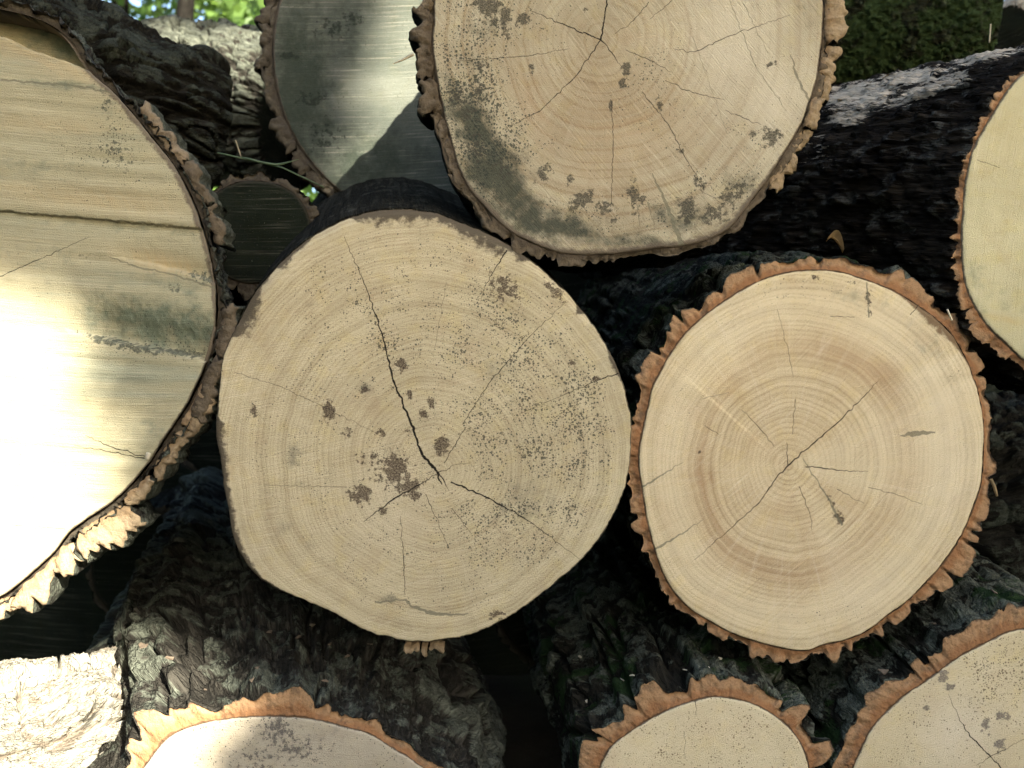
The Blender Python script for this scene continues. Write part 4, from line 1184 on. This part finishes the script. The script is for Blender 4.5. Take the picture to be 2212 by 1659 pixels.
def side_log(name, label, p0, p1, rad, mat, seed, thick=0.02, freq=34, nb=420, rows=150, along=0.16, micro=0.002, fw=0.28):
    """a log lying across the pile, seen on its bark: p0, p1 are the ends of its axis"""
    p0, p1 = np.array(p0, float), np.array(p1, float)
    ax = p1 - p0; L = np.linalg.norm(ax); ax /= L
    e1 = np.cross(ax, [0, 0, 1]); e1 /= np.linalg.norm(e1); e2 = np.cross(e1, ax)
    base = np.array([*(0.5 * (p0 + p1))[:2], min(p0[2], p1[2]) - rad])
    root = bpy.data.objects.new(name, None); COL.objects.link(root); root.location = base; root.empty_display_size = 0.05
    root['label'] = label; root['category'] = 'log'; root['group'] = 'logs of the woodpile'
    a = np.arange(nb) / nb * 2 * math.pi
    t = np.linspace(0, L, rows)
    A = np.stack([np.cos(a)[None] * rad + 0 * t[:, None], np.sin(a)[None] * rad + 0 * t[:, None], t[:, None] + 0 * a[None]], -1)
    S = A * np.array([freq, freq, freq * along])
    S = S + 0.55 * np.stack([vnoise(S * .9 + 5, seed), vnoise(S * .9 + 9, seed + 1), 0 * S[..., 0]], -1)
    n1 = vnoise(S, seed + 2) * .8 + .35 * vnoise(S * 2.1, seed + 3)
    fur = sstep(0, fw, np.abs(n1))
    cr = vnoise(A * freq * .55 + 3.3, seed + 4) + .4 * vnoise(A * freq * 1.3, seed + 5)
    fur *= 1 - .6 * (1 - sstep(0, .16, np.abs(cr)))
    mic = fbm(A * np.array([150, 150, 90]), seed + 6, 3) * .5 + .5 * fbm(A * 420, seed + 7, 2)
    rr = rad - thick * .6 + thick * fur * (.62 + .38 * vnoise(A * freq * .5, seed + 8)) + micro * mic + 0.012 * vnoise(A * 5, seed + 9)
    rr = rr * (1 - 0.16 * np.clip(1 - (L - t) / (rad * .30), 0, 1)[:, None] ** 2 - 0.16 * np.clip(1 - t / (rad * .30), 0, 1)[:, None] ** 2)
    V = p0 + ax * t[:, None, None] + (np.cos(a)[None] * rr)[..., None] * e1 + (np.sin(a)[None] * rr)[..., None] * e2 - base
    V = V.reshape(-1, 3)
    me = mesh_from('bark', V, grid_quads(rows, nb), None, [mat])
    set_attr(me, 'bark_pos', A.reshape(-1, 3) * 1000); set_attr(me, 'ridge', fur.reshape(-1))
    link('bark', me, root)
    j = np.arange(nb)
    for end, row in ((p0, 0), (p1, rows - 1)):
        ring = V.reshape(rows, nb, 3)[row]
        c = ring.mean(0)
        VV = np.concatenate([c[None], c + (ring - c) * 0.5, ring])
        T = np.stack([np.zeros(nb, int), 1 + j, 1 + (j + 1) % nb], -1)
        Qd = np.stack([1 + j, 1 + nb + j, 1 + nb + (j + 1) % nb, 1 + (j + 1) % nb], -1)
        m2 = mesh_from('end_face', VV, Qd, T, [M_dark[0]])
        set_attr(m2, 'face_pos', np.concatenate([[[0, 0, 0]], np.stack([np.cos(a), np.sin(a), 0 * a], -1) * rad * 500, np.stack([np.cos(a), np.sin(a), 0 * a], -1) * rad * 1000]))
        set_attr(m2, 'ring', np.concatenate([[0], np.full(nb, rad * 500), np.full(nb, rad * 1000)]))
        set_attr(m2, 'edge', np.concatenate([[99], np.full(nb, rad * 500), np.zeros(nb)])); set_attr(m2, 'rimw', np.full(1 + 2 * nb, 4.0)); set_attr(m2, 'speck', np.full(1 + 2 * nb, .6))
        link('end_face', m2, root)
    return root


def W(X, Y, y):
    x, z = px2w(X, Y, y)
    return (x, y, z)


side_log('barked_log', 'dark furrowed log lying across behind the ledged log', W(-250, 120, 0.24), W(455, 300, 0.46), 0.135, BK_DARK, 131, freq=48, thick=0.03, along=0.22, micro=0.005)
side_log('barked_log', 'pale sunlit log with scaly bark at the back of the pile', W(330, 215, 1.05), W(640, 265, 0.95), 0.17, BK_GREY, 137, along=0.5, freq=46, thick=0.03, micro=0.004)
side_log('mossy_log', 'moss-covered log lying across behind the fibrous log', W(1560, 60, 0.85), W(2090, 20, 0.80), 0.20, BK_FULLMOSS, 149, freq=120, along=1.0, thick=0.013, micro=0.005, fw=.7)
side_log('barked_log', 'rounded brown log end peeping over the mossy log', W(2180, 62, 0.95), W(2225, 40, 1.35), 0.058, BK_PALE, 151, freq=50, thick=0.01, nb=200, rows=80)
side_log('barked_log', 'sunlit pale log with deeply cracked bark beside the wide log', W(-560, 1830, -.06), W(330, 1560, .22), 0.10, BK_PALE, 157, freq=34, along=0.12, thick=0.050, micro=0.007, fw=.16, rows=240)
# shadowed logs that fill the gaps of the pile
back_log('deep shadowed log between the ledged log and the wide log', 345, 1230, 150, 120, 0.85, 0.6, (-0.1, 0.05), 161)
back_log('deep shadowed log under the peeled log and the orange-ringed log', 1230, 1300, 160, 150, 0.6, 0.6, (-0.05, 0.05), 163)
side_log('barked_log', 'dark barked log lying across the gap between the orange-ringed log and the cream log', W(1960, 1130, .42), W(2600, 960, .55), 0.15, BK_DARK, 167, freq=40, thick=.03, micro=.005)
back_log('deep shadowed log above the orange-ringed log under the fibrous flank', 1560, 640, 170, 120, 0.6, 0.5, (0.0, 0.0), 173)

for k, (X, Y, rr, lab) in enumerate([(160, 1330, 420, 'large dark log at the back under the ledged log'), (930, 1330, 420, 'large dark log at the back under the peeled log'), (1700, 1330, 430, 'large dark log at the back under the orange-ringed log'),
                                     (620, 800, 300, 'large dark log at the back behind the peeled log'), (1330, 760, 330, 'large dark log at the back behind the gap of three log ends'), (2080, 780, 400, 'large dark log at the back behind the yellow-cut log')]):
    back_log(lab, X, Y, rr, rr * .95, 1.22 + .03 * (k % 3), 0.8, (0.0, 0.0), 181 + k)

# ------------------------------------------------------------------ small things lying on the logs
def simple(name, col, rough=0.7, trans=None):
    n = NT(name)
    p = n.objco()
    f = n.noise(p, 90.0, 4, 0.6)
    c = n.mix(n.rng(f, 0.3, 0.7), col, tuple(0.62 * k for k in col))
    return n.finish(c, f, rough, 0.0006, trans=trans)


M_straw = simple('dry_straw', (0.42, 0.36, 0.24))
M_blade = simple('grass_green', (0.13, 0.18, 0.11), trans=(0.2, 0.3, 0.1))
M_dryleaf = simple('dry_leaf', (0.36, 0.26, 0.13), trans=(0.35, 0.22, 0.08))
M_chip = simple('fresh_chip', (0.66, 0.58, 0.42))


def strip(name, label, cat, pts, widths, mat, thick=0.0008, group=None):
    """a thin curved blade or splinter with real thickness"""
    pts = np.array(pts, float)
    n = len(pts)
    tan = np.gradient(pts, axis=0); tan /= np.linalg.norm(tan, axis=1)[:, None]
    up = np.cross(tan, [0.2, 1.0, 0.3]); up /= np.linalg.norm(up, axis=1)[:, None]
    nn = np.cross(tan, up)
    w = np.array(widths)[:, None] * 0.5
    base = pts[0].copy()
    V = np.concatenate([pts + up * w, pts + nn * thick, pts - up * w, pts - nn * thick]) - base
    Q = []
    for k in range(4):
        for i in range(n - 1):
            k2 = (k + 1) % 4
            Q.append((k * n + i, k * n + i + 1, k2 * n + i + 1, k2 * n + i))
    Q.append((0, n, 2 * n, 3 * n)); Q.append((n - 1, 4 * n - 1, 3 * n - 1, 2 * n - 1))
    me = mesh_from(name, V, Q, None, [mat])
    o = link(name, me, None, label, cat, group)
    o.location = base
    return o


def curve(*p, n=9):
    p = np.array(p, float)
    t = np.linspace(0, len(p) - 1, n)
    return np.stack([np.interp(t, np.arange(len(p)), p[:, k]) for k in range(3)], -1)


strip('grass_blade', 'narrow green grass blade lying over the dark mossy log end', 'grass', curve(W(520, 338, .15), W(560, 350, .14), W(600, 357, .14), W(645, 344, .15)), [.0005, .002, .003, .0032, .0032, .003, .0026, .0014, .0005], M_blade)
strip('straw', 'thin upright dry stalk sticking out of the dark mossy log end', 'straw', curve(W(521, 340, .15), W(514, 318, .145), W(509, 303, .14)), [.0016] * 9, M_straw)
strip('straw', 'long dry stem lying along the top of the dark mossy log end', 'straw', curve(W(470, 330, .15), W(610, 362, .15), W(700, 405, .16)), [.002] * 9, M_blade)
strip('splinter', 'thin splinter standing off the bark rim of the mouldy log', 'splinter', curve(W(893, 117, -.002), W(868, 130, -.006), W(849, 138, -.01)), [.003, .003, .0028, .0025, .002, .002, .0015, .001, .0006], M_straw)
strip('straw', 'upright dry straw on the sun-bleached top of the fibrous log', 'straw', curve(W(2137, 92, .2), W(2139, 70, .2), W(2140, 52, .2)), [.0018] * 9, M_straw)
strip('twig', 'short bent twig hanging off the orange bark rim', 'twig', curve(W(2140, 1035, .0), W(2147, 1048, -.004), W(2154, 1072, -.006)), [.0035, .0035, .003, .003, .003, .003, .003, .0025, .002], M_dryleaf, .0012)
strip('wood_chip', 'small pale wood chip stuck on the sunlit part of the ledged cut', 'chip', curve(W(321, 978, -.004), W(317, 992, -.004), n=4), [.005, .0055, .0055, .005], M_chip, .0015)
strip('splinter', 'pale splinter bridging the burnt notch between two bark rims', 'splinter', curve(W(2046, 668, -.002), W(2052, 682, -.004), W(2056, 692, -.002)), [.002] * 9, M_chip)
# curled dry leaf on top of the orange-ringed log
lv = []
for i in range(9):
    t = i / 8
    wdt = 0.0045 * math.sin(math.pi * min(1, t * 0.96 + 0.03)) ** 0.8
    cxp = W(1786 + 34 * t, 520 + 26 * t * t, 0.012)
    for j in range(5):
        s = (j - 2) / 2
        lv.append((cxp[0] + 0.35 * wdt * s, cxp[1] - 0.6 * wdt * s - 0.004 * (s * s), cxp[2] + 0.012 * math.sin(math.pi * t) * 0.5 + wdt * s * 0.7 + 0.003 * s * s))
lv = np.array(lv)
lb = lv[0].copy()
q1 = grid_quads(9, 5, False)
n0 = len(lv)
lv2 = np.concatenate([lv, lv + np.array([0.0, 0.0006, -0.0004])]) - lb
o = link('dry_leaf', mesh_from('dry_leaf', lv2, np.concatenate([q1, q1[:, ::-1] + n0]), None, [M_dryleaf]), None, 'curled dry leaf resting on the bark of the orange-ringed log', 'leaf')
o.location = lb

# ------------------------------------------------------------------ trees: background wood and the shade tree
nl = NT('leaf_green')
oi = nl.objco()
lf = nl.noise(oi, 1.7, 3)
LEAF = nl.finish(nl.mix(nl.rng(lf, .3, .7), (0.050, 0.095, 0.022), (0.095, 0.155, 0.035)), None, 0.5, trans=(0.16, 0.26, 0.05))
TRUNK = bark_material('trunk_bark', (0.012, 0.011, 0.009), (0.025, 0.022, 0.018), (0.03, 0.033, 0.026), 0.3)


def leaf_mesh(name, pts, size, r):
    n = len(pts)
    d = r.normal(size=(n, 3)); d /= np.linalg.norm(d, axis=1)[:, None]
    e = r.normal(size=(n, 3)); e -= (e * d).sum(1)[:, None] * d; e /= np.linalg.norm(e, axis=1)[:, None]
    f = np.cross(d, e)
    s = size * r.uniform(0.7, 1.3, n)[:, None]
    V = np.stack([pts - d * s * .5, pts - d * s * .1 + e * s * .30, pts + d * s * .5 + f * s * .08, pts - d * s * .1 - e * s * .30 + f * s * .04], 1).reshape(-1, 3)
    k = np.arange(n)[:, None] * 4
    T = np.concatenate([k + np.array([[0, 1, 2]]), k + np.array([[0, 2, 3]])])
    return mesh_from(name, V, None, T, [LEAF], False)


def limb(path_pts, radii, n=10):
    p = np.array(path_pts, float); m = len(p)
    tan = np.gradient(p, axis=0); tan /= np.linalg.norm(tan, axis=1)[:, None]
    a = np.cross(tan, [0.3, 0.9, 0.1]); a /= np.linalg.norm(a, axis=1)[:, None]
    b = np.cross(tan, a)
    th = np.arange(n) / n * 2 * math.pi
    V = p[:, None] + (np.cos(th)[None, :, None] * a[:, None] + np.sin(th)[None, :, None] * b[:, None]) * np.array(radii)[:, None, None]
    return V.reshape(-1, 3), grid_quads(m, n)


def tree(name, label, foot, lean, height, rad, leaf_pts, leaf_size, seed, limbs=(), group=None):
    r = np.random.default_rng(seed)
    root = bpy.data.objects.new(name, None); COL.objects.link(root); root.location = foot
    root['label'] = label; root['category'] = 'tree'
    if group:
        root['group'] = group
    foot = np.array(foot, float)
    t = np.linspace(0, 1, 14)
    pts = np.stack([lean[0] * t + .05 * np.sin(t * 7 + seed), lean[1] * t + .05 * np.cos(t * 5), height * t], -1)
    V, Q = limb(pts, rad * (1.25 - .9 * t ** .8), 16)
    Vs, Qs = [V], [Q]
    off = len(V)
    for l in limbs:
        l = np.array(l, float) - foot
        V, Q = limb(l, np.linspace(rad * .35, rad * .08, len(l)), 8)
        Vs.append(V); Qs.append(Q + off); off += len(V)
    V = np.concatenate(Vs)
    me = mesh_from('trunk', V, np.concatenate(Qs), None, [TRUNK])
    set_attr(me, 'bark_pos', V * 300.0); set_attr(me, 'ridge', np.full(len(V), .5))
    link('trunk', me, root)
    link('crown', leaf_mesh('crown', leaf_pts - foot, leaf_size, r), root)
    return root


def cloud(centers, rads, n, r):
    c = np.array(centers, float); k = r.integers(0, len(c), n)
    d = r.normal(size=(n, 3)); d /= np.linalg.norm(d, axis=1)[:, None]
    return c[k] + d * (r.uniform(0, 1, n) ** (1 / 2.2))[:, None] * np.array(rads)[k][:, None]


r = np.random.default_rng(5)
btrees = [((-2.62, 6.0, 0.0), (0.10, 0, ), 5.2, 0.115, 'slender dark tree trunk rising beyond the pile of logs'),
          ((-4.2, 8.5, 0.0), (-0.1, 0.1), 6.5, 0.16, 'green sunlit tree standing among the far trees left of the slender trunk'),
          ((-2.0, 9.5, 0.0), (0.2, 0.0), 6.5, 0.14, 'pale leafy tree far beyond the slender trunk, sky glinting through'),
          ((4.6, 8.5, 0.0), (0.1, 0.0), 6.0, 0.15, 'tree far behind the mossy log')]
for k, (ft, ln, hh, rd, lab) in enumerate(btrees):
    cs, rs = [], []
    for q in range(16):
        cs.append((ft[0] + r.uniform(-1.5, 1.5), ft[1] + r.uniform(-.9, .9), r.uniform(1.6, hh + .6))); rs.append(r.uniform(.45, .8))
    tree('leafy_tree', lab, ft, (ln[0], ln[1]), hh, rd, cloud(cs, rs, (4000, 12000, 5000, 5000)[k], r), 0.13, 20 + k, group='trees beyond the woodpile')

# the unseen tree whose crown shades the pile, gaps cut to place the sun patches
l = -np.array(SUN_V)
e1 = np.cross(l, [0, 0, 1]); e1 /= np.linalg.norm(e1); e2 = np.cross(e1, l)
S0 = np.array([0.0, 0.0, CZ]) + 7.2 * np.array(SUN_V)


def lit_poly(pts, y):
    o = []
    for p in pts:
        d = p[2] if len(p) > 2 else y
        x, z = px2w(p[0], p[1], d)
        o.append((x - l[0] / l[1] * d, z - l[2] / l[1] * d))
    return np.array(o)


GAPS = [lit_poly([(-900, 560), (0, 600), (140, 660), (240, 740), (300, 860), (300, 1000), (310, 1110), (400, 1230), (500, 1330), (540, 1440), (500, 1560), (460, 2000), (-900, 2000)], 0.0),
        lit_poly([(800, -260), (990, -260), (990, 460), (680, 460), (745, 300), (785, 150)], 0.36),
        lit_poly([(1720, 110, .42), (1830, 75, .38), (1990, 30, .28), (2290, -30, .09), (2290, 140, .09), (2030, 230, .27), (1900, 300, .32), (1720, 320, .42)], 0.3),
        lit_poly([(40, 1700, .0), (90, 1580, .04), (200, 1400, .16), (440, 1370, .18), (500, 1450, .08), (480, 1535, .0), (470, 1660, 0)], 0.0),
        lit_poly([(300, 20), (620, 20), (620, 330), (300, 330)], 0.9)]


def in_poly(u, v, P):
    ins = np.zeros(len(u), bool)
    j = len(P) - 1
    for i in range(len(P)):
        c = ((P[i, 1] > v) != (P[j, 1] > v)) & (u < (P[j, 0] - P[i, 0]) * (v - P[i, 1]) / (P[j, 1] - P[i, 1] + 1e-12) + P[i, 0])
        ins ^= c
        j = i
    return ins


cell = 0.045
ga, gb = np.meshgrid(np.arange(-2.3, 2.3, cell), np.arange(-2.0, 2.0, cell))
ga = np.tile(ga.ravel(), 5); gb = np.tile(gb.ravel(), 5)
N = len(ga)
q = S0 + e1 * (ga + r.uniform(0, cell, N))[:, None] + e2 * (gb + r.uniform(0, cell, N))[:, None] + l * r.uniform(-.45, .45, N)[:, None]
pr = q + l * (-q[:, 1] / l[1])[:, None]
u, v = pr[:, 0], pr[:, 2]
keep = np.ones(N, bool)
for P in GAPS:
    keep &= ~in_poly(u, v, P)
cu, cv = px2w(1690, 130, 0)
keep &= ~((np.hypot((u - cu) / .075, (v - cv) / .09) < 1) & (r.uniform(size=N) < 0.40))
keep &= ~((np.hypot((q - S0) @ e1 / 2.3, (q - S0) @ e2 / 2.0) > 0.93 + .1 * np.sin(9 * np.arctan2((q - S0) @ e2, (q - S0) @ e1))))
q = q[keep]
ft = (float(S0[0] + 1.9), float(S0[1] - 0.9), 0.0)
top = S0 + np.array([1.6, -0.8, 0.5])
limbs = [[(ft[0] - .02, ft[1], S0[2] - 1.4), S0 + e1 * a + e2 * b + np.array([0.5, -.3, -.3]), S0 + e1 * a * 1.5 + e2 * b * 1.5] for a, b in ((1.1, .9), (1.2, -.1), (1.0, -.9))]
tree('leafy_tree', 'leafy tree behind the viewpoint whose crown shades the woodpile', ft, (-0.3, 0.1), S0[2] + .6, 0.14, q, 0.125, 77, limbs)

# unseen trees and a shrub added behind the viewpoint to block low sky light
for k, (az, dist, hh) in enumerate([(-100, 5.2, 3.6), (-72, 5.4, 3.8), (-45, 5.8, 4.2), (-18, 6.0, 4.2), (78, 5.4, 4.0), (104, 5.0, 3.6)]):
    fx, fy = dist * math.sin(R_(az)), -dist * math.cos(R_(az))
    cs = [(fx + r.uniform(-1.1, 1.1), fy + r.uniform(-.8, .8), z) for z in np.linspace(.45, hh, 14)]
    tree('leafy_tree', ['bushy tree at the left end of the clearing behind the viewpoint', 'bushy tree second from the left end of the clearing', 'bushy tree third from the left end of the clearing',
                        'bushy tree next to the tall shade tree in the clearing', 'bushy tree on the sunny side of the tall shade tree', 'bushy tree at the right end of the clearing behind the viewpoint'][k],
         (fx, fy, 0.0), (0.1, 0.1), hh, 0.12, cloud(cs, [.85] * 14, 5200, r), 0.24, 60 + k, group='trees round the clearing')
fx, fy = 3.6 * math.sin(R_(28)), -3.6 * math.cos(R_(28))
tree('leafy_shrub', 'low leafy shrub under the tall shade tree', (fx, fy, 0.0), (0.05, 0.0), 0.8, 0.03, cloud([(fx + a, fy + b, .5) for a in (-1.2, -.5, .2, .9, 1.5) for b in (-.2, .3)], [.55] * 10, 4500, r), 0.16, 71)

# scraps of bark and dead leaves caught on the logs
def scraps(log, name, label, cat, group, win, n, size, mat, seed):
    r_ = np.random.default_rng(seed)
    ob = next(c for c in log.children if c.name.startswith('bark') and not c.name.startswith('bark_plate'))
    me_ = ob.data
    nv = len(me_.vertices)
    co = np.empty(nv * 3, np.float32); me_.vertices.foreach_get('co', co)
    no = np.empty(nv * 3, np.float32); me_.vertex_normals.foreach_get('vector', no)
    co = co.reshape(-1, 3) + np.array(log.location); no = no.reshape(-1, 3)
    sx = co[:, 0] * FPX / (CD + co[:, 1]) + 1106; sy = 829.5 - (co[:, 2] - CZ) * FPX / (CD + co[:, 1])
    ok = np.where((sx > win[0]) & (sx < win[2]) & (sy > win[1]) & (sy < win[3]) & (no[:, 2] > 0.45) & (co[:, 1] > 0.008) & (co[:, 1] < 0.4))[0]
    if not len(ok):
        return
    for k in range(n):
        i = int(r_.choice(ok))
        nn = Vector(no[i].tolist()); nn = (nn + Vector((0, 0, .6))).normalized()
        m = 7
        a = np.sort(r_.uniform(0, 2 * math.pi, m)); w = size * r_.uniform(.6, 1.4); asp = r_.uniform(.3, .8)
        top = np.stack([np.cos(a) * w, np.sin(a) * w * asp, r_.uniform(-.1, .25, m) * w], -1)
        bot = top - np.array([0, 0, size * .16])
        V = np.concatenate([top, bot, [[0, 0, .12 * w]], [[0, 0, -.1 * w]]])
        T = [(2 * m, j, (j + 1) % m) for j in range(m)] + [(2 * m + 1, m + (j + 1) % m, m + j) for j in range(m)]
        Qd = [(j, m + j, m + (j + 1) % m, (j + 1) % m) for j in range(m)]
        o_ = link(name, mesh_from(name, V, Qd, T, [mat], False), None, label, cat, group)
        o_.location = Vector(co[i].tolist()) + nn * size * .1
        o_.rotation_euler = nn.to_track_quat('Z', 'Y').to_euler()


M_scrap = simple('bark_scrap', (0.17, 0.13, 0.09), 1.0)
scraps(log_f, 'bark_scrap', 'small bark scrap lying on the bark of the wide log', 'bark scrap', 'bark scraps on the wide log', (260, 1330, 1020, 1520), 16, 0.006, M_scrap, 1)
scraps(log_h, 'wood_crumb', 'tiny pale wood crumb lying on the lichen-grey bark', 'wood chip', 'wood crumbs on the small log', (1200, 1380, 1720, 1520), 9, 0.0035, M_chip, 2)
scraps(log_i, 'bark_scrap', 'small bark scrap lying on the mossy bark of the cream log', 'bark scrap', 'bark scraps on the cream log', (1800, 1250, 2200, 1480), 9, 0.006, M_scrap, 3)
scraps(log_g, 'dry_leaf', 'small torn dry leaf lying on the flank of the fibrous log', 'leaf', 'torn leaves on the fibrous log', (1780, 130, 2200, 330), 5, 0.008, M_dryleaf, 4)
